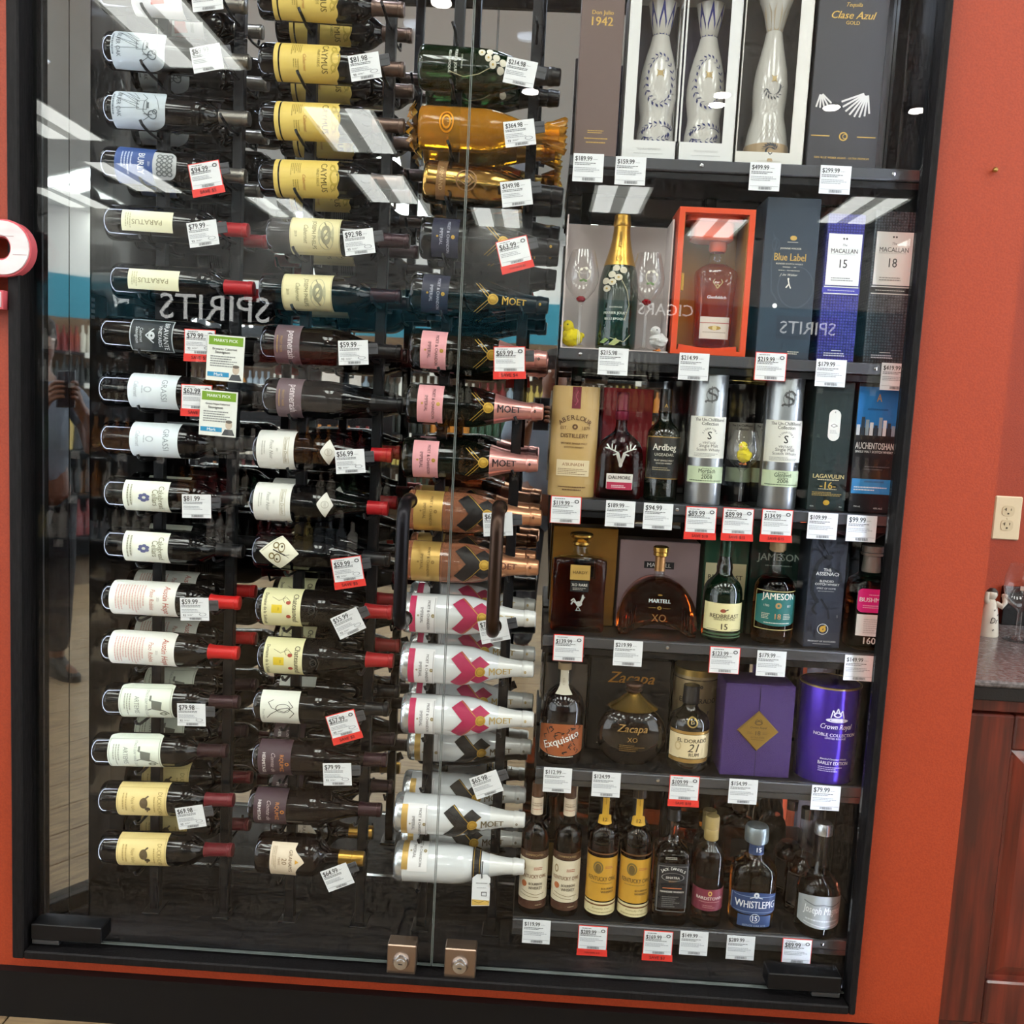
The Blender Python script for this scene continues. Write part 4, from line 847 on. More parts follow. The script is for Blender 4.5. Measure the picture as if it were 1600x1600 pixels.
def crown_bottle(label, L, R, T, y, tall):
    i = It('ceramic_bottle', label, 'bottle', L, R, T, SZ[0]+(.006 if tall else .028), y)
    if not tall:
        p = [(0, .97), (.01, 1), (.12, .98), (.20, .88), (.235, .86), (.27, .90), (.36, 1.0), (.44, 1.0), (.54, .92), (.64, .74), (.72, .56), (.78, .46), (.785, .40)]
        cp = [(.785, .38), (.80, .45), (.86, .55), (.93, .66), (1, .76), (1, .62), (.97, .55)]
    else:
        p = [(0, .98), (.01, 1), (.12, .95), (.22, .83), (.29, .71), (.32, .69), (.40, .73), (.48, .75), (.57, .68), (.66, .54), (.74, .42), (.79, .37), (.80, .33)]
        cp = [(.80, .32), (.82, .37), (.90, .50), (.96, .66), (1, .74), (1, .6), (.97, .5)]
    pr = norm(p, i.w, i.h); b = i.part('ceramic_body', MB().loft(pr, 36), CERAM); k = i.w*500
    cpn = norm(cp, i.w, i.h); st = i.part('crown_stopper', MB().loft(cpn, 30), CERAM if tall else CERAM)
    n = 7
    for q in range(n):
        a = 2*PI*q/n; V = []
        for tt, wd in ((cpn[0][0], .30), (cpn[2][0], .36), (cpn[4][0]-.001, .02)):
            r = interp(cpn[:5], tt)+.0009
            for s_ in (-1, 1): V.append((r*math.sin(a+wd*s_), -r*math.cos(a+wd*s_), tt))
        i.part('petal', MB().add(V, [(0, 1, 3, 2), (2, 3, 5, 4)]), TANC if tall and q % 1 == 0 and False else (mat('c8b79a', .3) if tall else BLUEC), st)
    rr = i.w/2
    if not tall:
        Print().run(leaf_ring(0, 0, .80*k, 1.25*k, 22)).build(round_map(pr, .46*i.h, rr, .0006), b, 'leaf_pattern')
        Print().run(leaf_ring(0, 0, .95*k, .30*k, 11, a0=.2, a1=PI-.2)+leaf_ring(0, -8, .8*k, .26*k, 9, a0=PI+.3, a1=2*PI-.3)).build(round_map(pr, .12*i.h, rr, .0006), b, 'leaf_pattern')
    else:
        i.part('tan_base', MB().loft([(z-.0002 if z == 0 else z, a_+.0006) for z, a_, *_ in norm([(0, .98), (.01, 1), (.12, .95)], i.w, i.h)], 36, True, False), TANC)
        Print().run([('S', [(-30+8*q, -22), (-6+8*q, 22)], .9, 'b9b2a6') for q in range(5)]+[('S', [(30-8*q, -22), (6-8*q, 22)], .9, 'b9b2a6') for q in range(5)]).build(round_map(pr, .20*i.h, rr, .0008), b, 'lattice')
        Print().run(leaf_ring(0, 6, 22, 20, 9, '4a4f5a', PI+.2, 2*PI-.2)).build(round_map(pr, .44*i.h, rr, .0006), b, 'leaf_pattern')
        Print().run(leaf_ring(0, 2, 12, 11, 9, '3a3f4a', .4, PI-.4)+[('S', [(-4, 0), (0, -4), (4, 0)], 2, '3a3f4a')]).build(round_map(pr, .06*i.h, rr, .001), b, 'leaf_pattern')
    Print().run([('E', 0, 0, 5.5, 5.5, 'b8a070g', .45), ('S', [(-7, -7), (7, 7)], 2.2, 'b8a070g'), ('S', [(-7, 7), (7, -7)], 2.2, 'b8a070g')]).build(round_map(pr, .50*i.h, rr*.95, .0012), b, 'medallion')
    return i
def window_box(label, L, R, h, y, depth, m, win, ops=(), inner=None, sidewin=0, foot=True):
    """open-fronted carton: back, sides, floor, top, frame with a clear window (win: left, right, bottom, top shares)"""
    i = It('window_box', label, 'box', L, R, 100, 0, y); i.h = h; w2 = i.w/2; t = .002
    inner = inner or m
    i.part('back', MB().box(-w2, w2, depth-t, depth, 0, h), inner, smooth=False)
    a, b, c, d = -w2+i.w*win[0], -w2+i.w*win[1], h*win[2], h*win[3]
    for k, sx in ((-1, -w2), (1, w2-t)):
        if sidewin == k:
            i.part('side', MB().box(sx, sx+t, 0, depth, 0, c).box(sx, sx+t, 0, depth, d, h).box(sx, sx+t, depth*.75, depth, c, d), m, smooth=False)
        else: i.part('side', MB().box(sx, sx+t, 0, depth, 0, h), m, smooth=False)
    i.part('floor_panel', MB().box(-w2+t, w2-t, t, depth-t, 0, .004 if not foot else .026), m, smooth=False)
    i.part('top_panel', MB().box(-w2, w2, 0, depth, h-t, h), m, smooth=False)
    fr = i.part('front_frame', MB().box(-w2, w2, 0, t, 0, c).box(-w2, w2, 0, t, d, h).box(-w2, a, 0, t, c, d).box(b, w2, 0, t, c, d), m, smooth=False)
    i.part('window', MB().box(a, b, .0005, .001, c, d), WINDOW, smooth=False)
    Print().run(ops).build(flat_map(0, 0, 0), fr)
    return i
window_box('white window carton holding a blue-leafed bottle, beside the brown carton', 969, 1055, .345, .100, .095, WHITEBX, (.22, .97, .115, .95), [('F', 'TEQUILA REPOSADO', 0, 22, 50, 'b9b9b7'), ('L', -30, 12, 30, 15, 1, 'c2c2c0')], mat('2a2540', .5), 1)
crown_bottle('white blue-leafed ceramic bottle with blue crown, in the carton beside the brown one', 992, 1050, 7, .148, False)
window_box('white window carton holding a blue-leafed bottle, beside the cream carton', 1058, 1145, .345, .100, .095, WHITEBX, (.03, .78, .115, .95), [('F', 'TEQUILA REPOSADO', 0, 22, 50, 'b9b9b7'), ('L', -30, 12, 30, 15, 1, 'c2c2c0')], mat('221d44', .5), -1)
crown_bottle('white blue-leafed ceramic bottle with blue crown, in the carton beside the cream one', 1066, 1124, 10, .148, False)
window_box('cream open-fronted carton with wide border on the top shelf', 1146, 1254, .385, .102, .095, CREAMB, (.03, .80, .07, .985), [('L', -24, 8, 24, 11, 1, 'cfcabb')], mat('33302f', .5), 0, False)
crown_bottle('tall white and tan ceramic bottle with flared crown in the cream carton', 1158, 1229, -2, .150, True)
AZ = gift_box('tequila_box', 'tall charcoal carton with gold script and feather pattern', 1259, 1367, 0, 0, .104, .10, '3d3c40', [], h=.385)
fe = []
for k in range(8):
    a = math.radians(200+k*16); fe += [('S', [(-52+4*math.cos(a), 150+4*math.sin(a)), (-52+30*math.cos(a+.1), 150+30*math.sin(a+.1))], 3.4, 'd8d4cf')]
    a = math.radians(190+k*17); fe += [('S', [(40+5*math.cos(a), 152+5*math.sin(a)), (26+36*math.cos(a), 140+36*math.sin(a))], 3.8, 'd8d4cf')]
fe = [o for o in fe if all(-68 < u < 68 for u, v in o[1])]
Print().run(fe+[('F', 'Tequila', 0, 322, 34, GOLD, 0, .01, 1, .4), ('F', 'Clase Azul', 0, 303, 88, GOLD, 0, .02, 1, .35), ('F', 'GOLD', 0, 288, 28, GOLD, 0, .02), ('R', -66, 64, -28, 66, GOLD), ('R', 28, 64, 66, 66, GOLD), ('E', 0, 65, 9, 9, GOLD, .7), ('E', 3, 65, 5, 5, GOLD, .7), ('F', '100% BLUE WEBER AGAVE - ULTRA PREMIUM', 0, 22, 112, GOLD, 0, .02)]).build(flat_map(0, 0, 0), AZ.b)
# ---------------- second shelf
i = It('gift_box', 'pale pink open gift box behind the flowered champagne and glasses', 'box', 876, 1043, 334, 1, .10); w2 = i.w/2
PINKB = mat('dccfcc', .5)
i.part('back', MB().box(-w2, w2, .128, .132, 0, i.h), PINKB, smooth=False)
i.part('side', MB().box(-w2, -w2+.003, .03, .128, 0, i.h), PINKB, smooth=False); i.part('side', MB().box(w2-.003, w2, .03, .128, 0, i.h), PINKB, smooth=False)
i.part('floor_panel', MB().box(-w2, w2, .0, .132, 0, .003), PINKB, smooth=False)
FLA = {**K['flower'], 'cap': (182, 'goldfoil'), 'd': 'upright flowered green champagne bottle with gold foil', 'g': mat('0b2410', .05, 0, .6)}
K['flowerup'] = FLA
K['flowerup']['X'] = K['flower']['X']+[(238, .022, [('F', 'PERRIER', 0, 0, 34, '9a7a35', 90, .02)]), (196, .028, [('E', 0, 0, 6, 6, '9a7a35', .8), ('T', 'PJ', 0, 0, 6, '9a7a35')]), (24, None, [('Q', [(-30, -8), (-18, 2), (-10, -2), (-20, -10)], '8aa05a'), ('Q', [(-10, -12), (4, 2), (12, -6), (2, -14)], 'a9b070'), ('S', [(-8, 2), (20, -6), (34, 10)], 1.4, 'b9b08a')])]
pb = bottle_parts('flowerup'); pb.name = 'champagne_bottle'; tag(pb, 'upright flowered green champagne bottle with gold foil between two stemmed glasses', 'bottle')
pb.location = (X_at(960, .172, SZ[1]), .172, SZ[1]+.0032); pb.rotation_euler = (0, 0, -.15)
GLASSW = clear('drinking_glass', (.95, .95, .95), .09)
def stem_glass(label, px, y, shelf, h, rb, fill=None, jewel=None):
    z = SZ[shelf] if isinstance(shelf, int) else shelf
    t = thing('wine_glass', label, 'glass', (X_at(px, y, z), y, z))
    obj('foot', MB().loft([(0, rb*.92), (.0015, rb*.95), (.004, rb*.4), (.009, .0045)], 28, True, False), GLASSW, t)
    obj('stem', MB().loft([(.009, .0045), (h*.25, .0032), (h*.44, .0034), (h*.48, .007)], 16, False, False), GLASSW, t)
    obj('bowl', MB().loft([(h*.48, .007), (h*.52, rb*.45), (h*.60, rb*.82), (h*.68, rb*.99), (h*.75, rb*1.02), (h*.85, rb*.93), (h*.94, rb*.80), (h, rb*.72)], 30, False, False), GLASSW, t)
    return t
h1 = Z_at(396, 0.05, .135)-SZ[1]
for lb, px in (('tulip champagne glass with red jewel beside the yellow chick', 903), ('tulip champagne glass with red jewel beside the white chick', 1005)):
    t = stem_glass(lb, px, .118, SZ[1]+.0032, h1, .035)
    obj('jewel', MB().loft([(h1*.475, .004), (h1*.49, .009), (h1*.515, .010), (h1*.535, .006), (h1*.54, .002)], 16), mat('b0101e', .1, trans=.3), t)
    Print().run([('E', 4, 0, 13, 14, 'c9c2ae', .86)]+[('E', 4+12*math.cos(a), 12*math.sin(a), 3, 3, 'd8d2c2') for a in (.5, 1.3, 2.2)]+[('E', 2+5*math.cos(a), -14+2*math.sin(a), 3.5, 2.2, '6f8a5a') for a in (0, 1.5, 3)]).build(lambda u, v: round_map([(h1*.60, .037*.82), (h1*.68, .0367), (h1*.75, .0378), (h1*.85, .0345), (h1*.94, .0296)], h1*.74, .037, .0006)(u, v), t, 'painted_flower')
def chick(label, loc, s, colr, rz, beak='e08a1e'):
    t = thing('toy_chick', label, 'toy', loc); t.rotation_euler = (0, 0, rz)
    rr = random.Random(int(s*1e4))
    def fluff(c, rx, ry, rz_, amp, nm):
        m_ = MB(); n, k = 22, 14; V = []
        for j in range(k+1):
            th = PI*j/k
            for q in range(n):
                a = 2*PI*q/n; f = 1+amp*(rr.random()-.35)
                V.append((c[0]+rx*f*math.sin(th)*math.cos(a), c[1]+ry*f*math.sin(th)*math.sin(a), c[2]+rz_*f*math.cos(th)))
        m_.add(V, [(j*n+q, (j+1)*n+q, (j+1)*n+(q+1) % n, j*n+(q+1) % n) for j in range(k) for q in range(n)])
        return obj(nm, m_, mat(colr, .9, sss=.0), t)
    fluff((0, 0, s*.42), s*.36, s*.30, s*.30, .26, 'body'); hd = fluff((-s*.16, 0, s*.80), s*.20, s*.20, s*.20, .12, 'head')
    fluff((s*.06, -s*.27, s*.44), s*.20, s*.06, s*.13, .2, 'wing'); fluff((s*.34, 0, s*.50), s*.12, s*.12, s*.10, .2, 'tail')
    b = obj('beak', MB().loft([(0, s*.05, s*.06), (s*.05, s*.04, s*.045), (s*.11, .0006)], 12), mat(beak, .5), hd); b.rotation_euler = (0, -PI/2, 0); b.location = (-s*.33, 0, s*.79)
    for e in (-1, 1): o = obj('eye', MB().loft([(-s*.03, s*.008), (-s*.015, s*.026), (0, s*.03), (s*.015, s*.026), (s*.03, s*.008)], 12), mat('101010', .2), hd); o.location = (-s*.22, e*s*.185, s*.84)
    for e in (-1, 1):
        f = MB().tube([(0, e*s*.1, s*.16), (0, e*s*.1, .002)], s*.025, 8).box(-s*.12, s*.05, e*s*.1-s*.05, e*s*.1+s*.05, 0, .003); obj('foot', f, mat('d8771c', .6), t)
    return t
c1 = (X_at(892, .168, SZ[1]), .168, SZ[1]+.0032); chick('fluffy yellow toy chick standing by the pink gift box', c1, .062, 'e8d21a', .25)
c2 = (X_at(1027, .105, SZ[1]), .105, SZ[1]+.0032); chick('fluffy white toy chick standing by the orange box', c2, .052, 'c9c6c3', .5, 'cfcac4')
# orange open box with decanter
i = It('display_box', 'bright orange open box with gold lining on the second shelf', 'box', 1047, 1164, 325, 1, .10); w2 = i.w/2; OR = mat('d8481c', .4); GL = mat('a97b3a', .4, .3); dp = .115
i.part('back', MB().box(-w2, w2, dp-.004, dp, 0, i.h), GL, smooth=False)
i.part('side', MB().box(-w2, -w2+.012, 0, dp-.004, 0, i.h), OR, smooth=False); i.part('side', MB().box(w2-.012, w2, 0, dp-.004, 0, i.h), OR, smooth=False)
i.part('side_lining', MB().box(-w2+.012, -w2+.0135, .006, dp-.004, .012, i.h-.012), GL, smooth=False); i.part('side_lining', MB().box(w2-.0135, w2-.012, .006, dp-.004, .012, i.h-.012), GL, smooth=False)
i.part('floor_panel', MB().box(-w2+.012, w2-.012, 0, dp-.004, 0, .010), OR, smooth=False); i.part('top_panel', MB().box(-w2+.012, w2-.012, 0, dp-.004, i.h-.011, i.h), OR, smooth=False)
i.part('cradle', MB().prism([(-w2+.015, .0), (w2-.015, .0), (w2-.018, .022), (.012, .016), (-.012, .016), (-w2+.018, .022)], .012, .08), OR, smooth=False)
cp = i.part('neck_block', MB().loft([(i.h-.060, .036, .03, 5), (i.h-.056, .044, .034, 5), (i.h-.022, .044, .034, 5), (i.h-.022, .062, .038, 6), (i.h-.011, .062, .038, 6)], 32), OR); cp.location = (0, .058, 0)
i.part('ribbon_pull', MB().bbox(-w2+.014, -w2+.020, .012, .030, i.h*.44, i.h*.56, .001), mat('c79a3e', .35, .6), smooth=False)
ORAMB = clear('orange_whisky', (.95, .46, .10), .05); DKAMB = mat('5a1a06', 0, 0, 0, trans=1, ior=1.36); MIDAMB = mat('7d2a08', 0, 0, 0, trans=1, ior=1.36)
z0 = SZ[1]+.020
g = bottle('whisky_decanter', 'orange whisky bottle with antler emblem inside the orange box', 1078, 1142, 364, z0, .158, [(0, .80, .62, 4), (.03, .86, .66, 4), (.10, .86, .66, 4), (.45, .92, .7, 4), (.62, 1.0, .74, 4), (.66, .97, .7, 4), (.69, .8, .6, 3), (.73, .45, .42, 2.2), (.76, .38, .38), (.86, .32, .32), (1, .32, .32)], ORAMB, .72, CLEARG, .83, OR,
   [(.07, .26, .80, 'd8ccc0', 'rect', [('E', 0, 0, 22, 7, 'b9964eg'), ('E', 0, 0, 8, 9, 'd8c48a'), ('L', -40, -18, 40, -12, 1, 'a89a8a'), ('R', -50, 16, 50, 18, 'b8323a')]), (.28, .62, .8, None, '', [('F', 'Glenfiddich', 0, -8, 62, 'eceae6', 0, .015), ('S', [(-6, 28), (-16, 40), (-10, 50)], 2.5, GOLD), ('S', [(6, 28), (16, 40), (10, 50)], 2.5, GOLD), ('S', [(0, 20), (-6, 28), (0, 34), (6, 28), (0, 20)], 3, GOLD)])], capp=[(.83, .36), (.85, .42), (.99, .42), (1, .38)])
JW = gift_box('whisky_box', 'tall slate blue carton with gold gothic lettering', 1180, 1263, 309, 1, .104, .10, '2c3947')
Print().run([('F', 'JOHNNIE WALKER', 0, 228, 44, 'd9d4c4', 0, .01), ('F', 'Blue Label', 0, 211, 66, GOLD, 0, .03, 1.35), ('F', 'BLENDED SCOTCH WHISKY', 0, 197, 56, 'd9d4c4', 0, .01), ('R', -14, 190, 14, 191, 'd9d4c4'), ('L', -22, 182, 22, 185, 1, 'c9c4b4'), ('F', 'John Walker', 0, 174, 36, 'e4e0d4', 0, 0, 1, .4),
   ('S', [(0, 164), (2, 156), (-4, 148)], 2.5, 'e4e0d4'), ('S', [(2, 156), (6, 147)], 2.2, 'e4e0d4'), ('E', 0, 166, 2, 2.4, 'e4e0d4'), ('E', 4, 250, 7, 5, GOLD), ('R', -8, 241, 14, 242, 'd9d4c4'), ('E', -24, 110, 5, 5, 'e6e8ea'), ('E', 16, 150, 38, 44, '3c4a59', .94), ('S', [(-40, 260), (-30, 240), (-38, 200), (-34, 140), (-20, 120)], 2.5, '3c4a59'), ('E', -32, 236, 8, 14, '3c4a59', .8), ('L', 10, 10, 36, 18, 2, 'c9c4b4')]).build(flat_map(0, 0, 0), JW.b)
def scale_box(label, L, R, T, c, c2, num, y):
    b = gift_box('whisky_box', label, L, R, T, 1, y, .085, c)
    b.b.data.materials.clear(); m_ = bpy.data.materials.new('embossed_'+c); m_.use_nodes = True; nt = m_.node_tree; bs = nt.nodes['Principled BSDF']
    tc = nt.nodes.new('ShaderNodeTexCoord'); ck = nt.nodes.new('ShaderNodeTexVoronoi'); ck.inputs['Scale'].default_value = 170; ck.inputs['Randomness'].default_value = .15
    rp = nt.nodes.new('ShaderNodeValToRGB'); rp.color_ramp.elements[0].color = (*hx(c2), 1); rp.color_ramp.elements[1].color = (*hx(c), 1); rp.color_ramp.elements[0].position = .1; rp.color_ramp.elements[1].position = .45
    bp = nt.nodes.new('ShaderNodeBump'); bp.inputs['Strength'].default_value = .5; bp.inputs['Distance'].default_value = .002
    for a_, b_ in ((tc.outputs['Object'], ck.inputs['Vector']), (ck.outputs['Distance'], rp.inputs[0]), (rp.outputs[0], bs.inputs['Base Color']), (ck.outputs['Distance'], bp.inputs['Height']), (bp.outputs['Normal'], bs.inputs['Normal'])): nt.links.new(a_, b_)
    bs.inputs['Roughness'].default_value = .35; b.b.data.materials.append(m_)
    H, W = b.H, b.W; f = flat_map(0, 0, 0, .0012)
    lb_ = b.part('paper_label', MB().box(-W/2000*.88, W/2000*.90, -.0011, -.0001, H/1000*.52, H/1000*.865), mat('e6e6e2', .5), smooth=False)
    Print().run([('F', 'MACALLAN', 0, H*.75, W*.70, '4a4a48', 0, .005, 1.2), ('F', num, 0, H*.665, W*.20, '3a3a38', 0, .01, 1.2), ('F', 'The', 0, H*.79, W*.13, '6a6a68', 0, 0, 1, .3), ('E', -3, H*.832, 2, 2, '4a4a48'), ('E', 3, H*.832, 2, 2, '4a4a48'), ('L', -W*.3, H*.545, W*.3, H*.575, 2, '9a9a96'), ('L', -W*.36, H*.725, W*.3, H*.73, 1, 'b0b0ac')]).build(flat_map(0, -.0011, 0), lb_)
    Print().run([('R', -W*.46, H*.505, W*.46, H*.512, 'd9d9d4'), ('R', -W*.46, H*.46, W*.46, H*.466, 'd9d9d4'), ('R', -W*.5, H*.467, W*.5, H*.504, c2 if num == '15' else '15171a'), ('L', -W*.36, H*.48, W*.36, H*.49, 1, 'd9d9d4'), ('R', -W*.12, H*.075, W*.14, H*.079, 'd9d9d4'), ('L', -W*.32, H*.035, W*.34, H*.065, 2, 'c9c9d0')]).build(flat_map(0, 0, 0), b.b)
    return b
scale_box('indigo honeycomb carton with white label numbered 15', 1275, 1333, 334, '1d1c66', '3a39a0', '15', .106)
scale_box('grey honeycomb carton with white label numbered 18', 1348, 1412, 330, '23292f', '4a545d', '18', .106)
# ---------------- third shelf
def tube_can(name, label, L, R, T, shelf, y, m, ops=(), flat=1.0, lid=None, wrapk=1.0, band=None):
    """cylindrical carton; ops in mm: u along the front, v from the base"""
    i = It(name, label, 'tube', L, R, T, shelf, y); r = i.w/2
    pr = [(0, r*.985, r*flat*.985, 2.0), (.003, r, r*flat, 2.0), (i.h-.003, r, r*flat, 2.0), (i.h, r*.985, r*flat*.985, 2.0)]
    b = i.part('tube_body', MB().loft(pr, 48), m)
    if lid: i.part('lid', MB().loft([(i.h*lid, r*1.006, r*flat*1.006), (i.h, r*1.006, r*flat*1.006), (i.h+.001, r*.96, r*flat*.96), (i.h-.004, r*.93, r*flat*.93)], 48, False, True), band)
    i.fm = (lambda e: (lambda u, v: (r*math.sin(max(-1.5, min(1.5, u/1000/r)))*(1+e/r), -r*flat*math.cos(max(-1.5, min(1.5, u/1000/r)))-e, v/1000)))
    Print().run(ops).build(i.fm(.0007), b); i.b = b
    return i
i = tube_can('whisky_tube', 'tan oval whisky tube with dark red ribbon strip', 855, 928, 604, 2, .145, mat('bd9c62', .45), flat=.62)
W, H = i.W, i.H
def bent(txt, cu, cv, rad, a0, a1, size, c):
    out = []
    for k, ch in enumerate(txt):
        a = a0+(a1-a0)*k/(len(txt)-1); out.append(('T', ch, cu+rad*math.cos(a), cv+rad*math.sin(a), size, c, math.degrees(a)-90, .01))
    return out
Print().run(bent('ABERLOUR', 0, H*.72-54, 54, math.radians(128), math.radians(52), 15, '5a3a22')+[('F', 'EST.', -W*.24, H*.625, W*.16, '6a4a2a'), ('F', '1879', W*.24, H*.625, W*.18, '6a4a2a'), ('E', 0, H*.635, 6, 6, '6a4a2a', .4), ('F', 'DISTILLERY', 0, H*.555, W*.60, '5a3a22', 0, .01), ('F', 'SPEYSIDE SINGLE MALT', 0, H*.485, W*.58, '6a4626', 0, .02), ('F', 'SCOTCH WHISKY', 0, H*.45, W*.42, '6a4626', 0, .02),
   ('R', -W*.37, H*.19, W*.37, H*.335, 'd9c6a0'), ('F', "A'BUNADH", 0, H*.295, W*.46, '8a5a3a', 0, .015), ('L', -W*.33, H*.20, W*.33, H*.26, 4, '8a7050'), ('L', -W*.3, H*.08, W*.3, H*.10, 1, '6a4626'), ('L', -W*.2, H*.055, W*.2, H*.075, 1, '6a4626'), ('R', -W*.09, H*.80, W*.09, H*.995, '6a1526'), ('S', [(-2, H*.83), (3, H*.87), (-2, H*.91), (3, H*.96)], 1.2, 'a8405a')]).build(i.fm(.0009), i.b)
gift_box('whisky_box', 'crimson carton standing behind the stag bottle', 934, 1011, 607, 2, .215, .06, 'b3202c', [('B', -34, 6, 34, 190, .6, 'cf4a50')])
DALM = mat('80141c', 0, 0, 0, trans=1, ior=1.38)
ROUNDSH = [(0, .93, .62, 3), (.02, .99, .66, 3), (.05, 1, .67, 3), (.40, 1, .67, 3), (.47, .95, .64, 2.8), (.53, .83, .56, 2.5), (.58, .62, .46, 2.2), (.61, .42, .36, 2), (.64, .29, .29, 2), (.68, .25, .25, 2), (1, .25, .25, 2)]
g = bottle('whisky_bottle', 'deep red whisky bottle with silver stag head and red capsule', 928, 1000, 613, 2, .150, ROUNDSH, DALM, .63, DALM, .76, mat('6d1430', .35, .2),
   [(.10, .24, .56, 'd9d3cc', 'rect', [('F', 'DALMORE', 0, 14, 84, '2a2624', 0, .02), ('R', -48, -32, 48, -4, 'b02a4a'), ('L', -30, -26, 30, -14, 2, 'e0c8cc')]), (.28, .60, .9, None, '', [])], capp=[(.74, .26), (.75, .29), (.82, .29), (.825, .26), (.83, .28), (.99, .27), (1, .24)])
stag = [('S', [(0, -16), (-5, -2), (-8, 8)], 7, 'c9c4bcg'), ('S', [(0, -16), (5, -2), (8, 8)], 7, 'c9c4bcg'), ('E', 0, -18, 4, 5, 'd8d4ccg')]
for s in (-1, 1): stag += [('S', [(s*6, 8), (s*14, 12), (s*24, 16), (s*31, 26)], 2.6, 'c9c4bcg'), ('S', [(s*14, 12), (s*12, 24)], 2.2, 'c9c4bcg'), ('S', [(s*20, 14), (s*20, 27)], 2.2, 'c9c4bcg'), ('S', [(s*25, 17), (s*33, 18)], 2, 'c9c4bcg'), ('S', [(s*8, 6), (s*17, 3)], 2.8, 'c9c4bcg')]
Print().run(stag).build(loft_map(g.pr, .40*g.h, .0012), g.b, 'emblem')
ARD = mat('0a120c', .05, 0, .6, trans=.1)
bottle('whisky_bottle', 'near-black whisky bottle with black and gold label beside the silver tube', 1004, 1056, 608, 2, .150, [(0, .92), (.02, .99), (.05, 1), (.56, 1), (.62, .94), (.66, .78), (.69, .56), (.72, .42), (.76, .36), (.80, .40), (.84, .36), (1, .34)], ARD, .79, ARD, .83, mat('151515', .3),
   [(.20, .58, 1.0, '141412', 'rect', [('B', -50, -50, 50, 50, 2, '9a7b3cg'), ('F', 'Ardbeg', 0, 30, 76, 'd9d5c8', 0, .03, 1.15), ('F', 'UIGEADAIL', 0, 10, 62, 'cfc9b8'), ('F', 'ISLAY SINGLE MALT', 0, -8, 62, 'cfc9b8', 0, .02), ('F', 'SCOTCH WHISKY', 0, -17, 50, 'cfc9b8', 0, .02), ('L', -36, -40, 36, -28, 2, '9a8f70')]), (.80, .90, 1.0, '1a1a1a', 'rect', [('F', 'A', 0, 0, 30, 'b9964e')])])
SILV = mat('a3a6a8', .28, .85)
def sig(label, L, R, T, y, nm, yr, front=True):
    i = tube_can('whisky_tube', label, L, R, T, 2, y, SILV if front else mat('1a1b1d', .35), lid=.985, band=SILV if front else mat('2a2b2d', .3)); W, H = i.W, i.H
    ops = [('R', -W*.62, H*.36, W*.62, H*.68, 'e2e1d8'), ('F', 'The Un-Chillfiltered', 0, H*.655, W*.86, '2a2a28', 0, .02, 1.2), ('F', 'Collection', 0, H*.625, W*.46, '2a2a28', 0, .02, 1.2)]
    if front:
        ops += bent('SIGNATORY', 0, H*.535, 15, math.radians(160), math.radians(20), 5.6, '3a3a38')+[('F', 'S', 0, H*.535, 9, '2a2a28', 0, .05, 1.1), ('F', 'VINTAGE', 0, H*.478, W*.36, '4a4a48'), ('F', 'Single Malt', 0, H*.452, W*.52, '3a3a38'), ('F', 'Scotch Whisky', 0, H*.422, W*.66, '3a3a38'), ('L', -W*.4, H*.37, W*.4, H*.40, 3, '9a9a94'),
                ('R', -W*.62, H*.17, W*.62, H*.295, 'c3d2b0'), ('F', 'Distilled At', 0, H*.28, W*.26, '3a4a34', 0, .02), ('F', nm, 0, H*.262, W*.46, '2a3a28', 0, .04, 1.25), ('F', 'Distillery', 0, H*.236, W*.26, '3a4a34', 0, .02), ('F', yr, 0, H*.215, W*.30, '2a3a28', 0, .03), ('L', -W*.5, H*.178, W*.5, H*.194, 1, '4a5a44'),
                ('S', [(13, H*.87), (4, H*.90), (-8, H*.885), (-8, H*.86), (8, H*.84), (10, H*.81), (0, H*.795), (-12, H*.80), (-14, H*.785)], 4.2, '4a4b4c'), ('S', [(-2, H*.91), (0, H*.78)], 1.6, '4a4b4c'), ('E', 0, H*.845, 13, 15, '6a6b6c', .88)]
    else: ops += [('R', -W*.62, H*.17, W*.62, H*.295, 'c3d2b0')]
    Print().run(ops).build(i.fm(.0008), i.b)
sig('silver tube with cream label dated 2008 beside the near-black bottle', 1068, 1124, 586, .135, 'Mortlach', '2008')
sig('silver tube with cream label dated 2006 beside the green carton', 1183, 1241, 592, .135, 'Glenlivet', '2006')
sig('dark tube standing directly behind the chick glass', 1128, 1168, 602, .245, '', '', False)
sig('dark tube half hidden by the silver tube next to the green carton', 1166, 1206, 604, .262, '', '', False)
hg = Z_at(672, .44, .13)-SZ[2]
t = stem_glass('stemmed tasting glass holding a yellow chick between the silver tubes', 1155, .120, 2, hg, .036)
ch = chick('small yellow toy chick sitting inside the tasting glass', (X_at(1157, .120, SZ[2])-.001, .120, SZ[2]+hg*.545), .052, 'ead62c', .9)
ch.scale = (.88, .88, .95)
LG = gift_box('whisky_box', 'dark green carton with oval white badge and gold number 16', 1260, 1319, 596, 2, .105, .085, '1d2b2a')
W, H = LG.W, LG.H
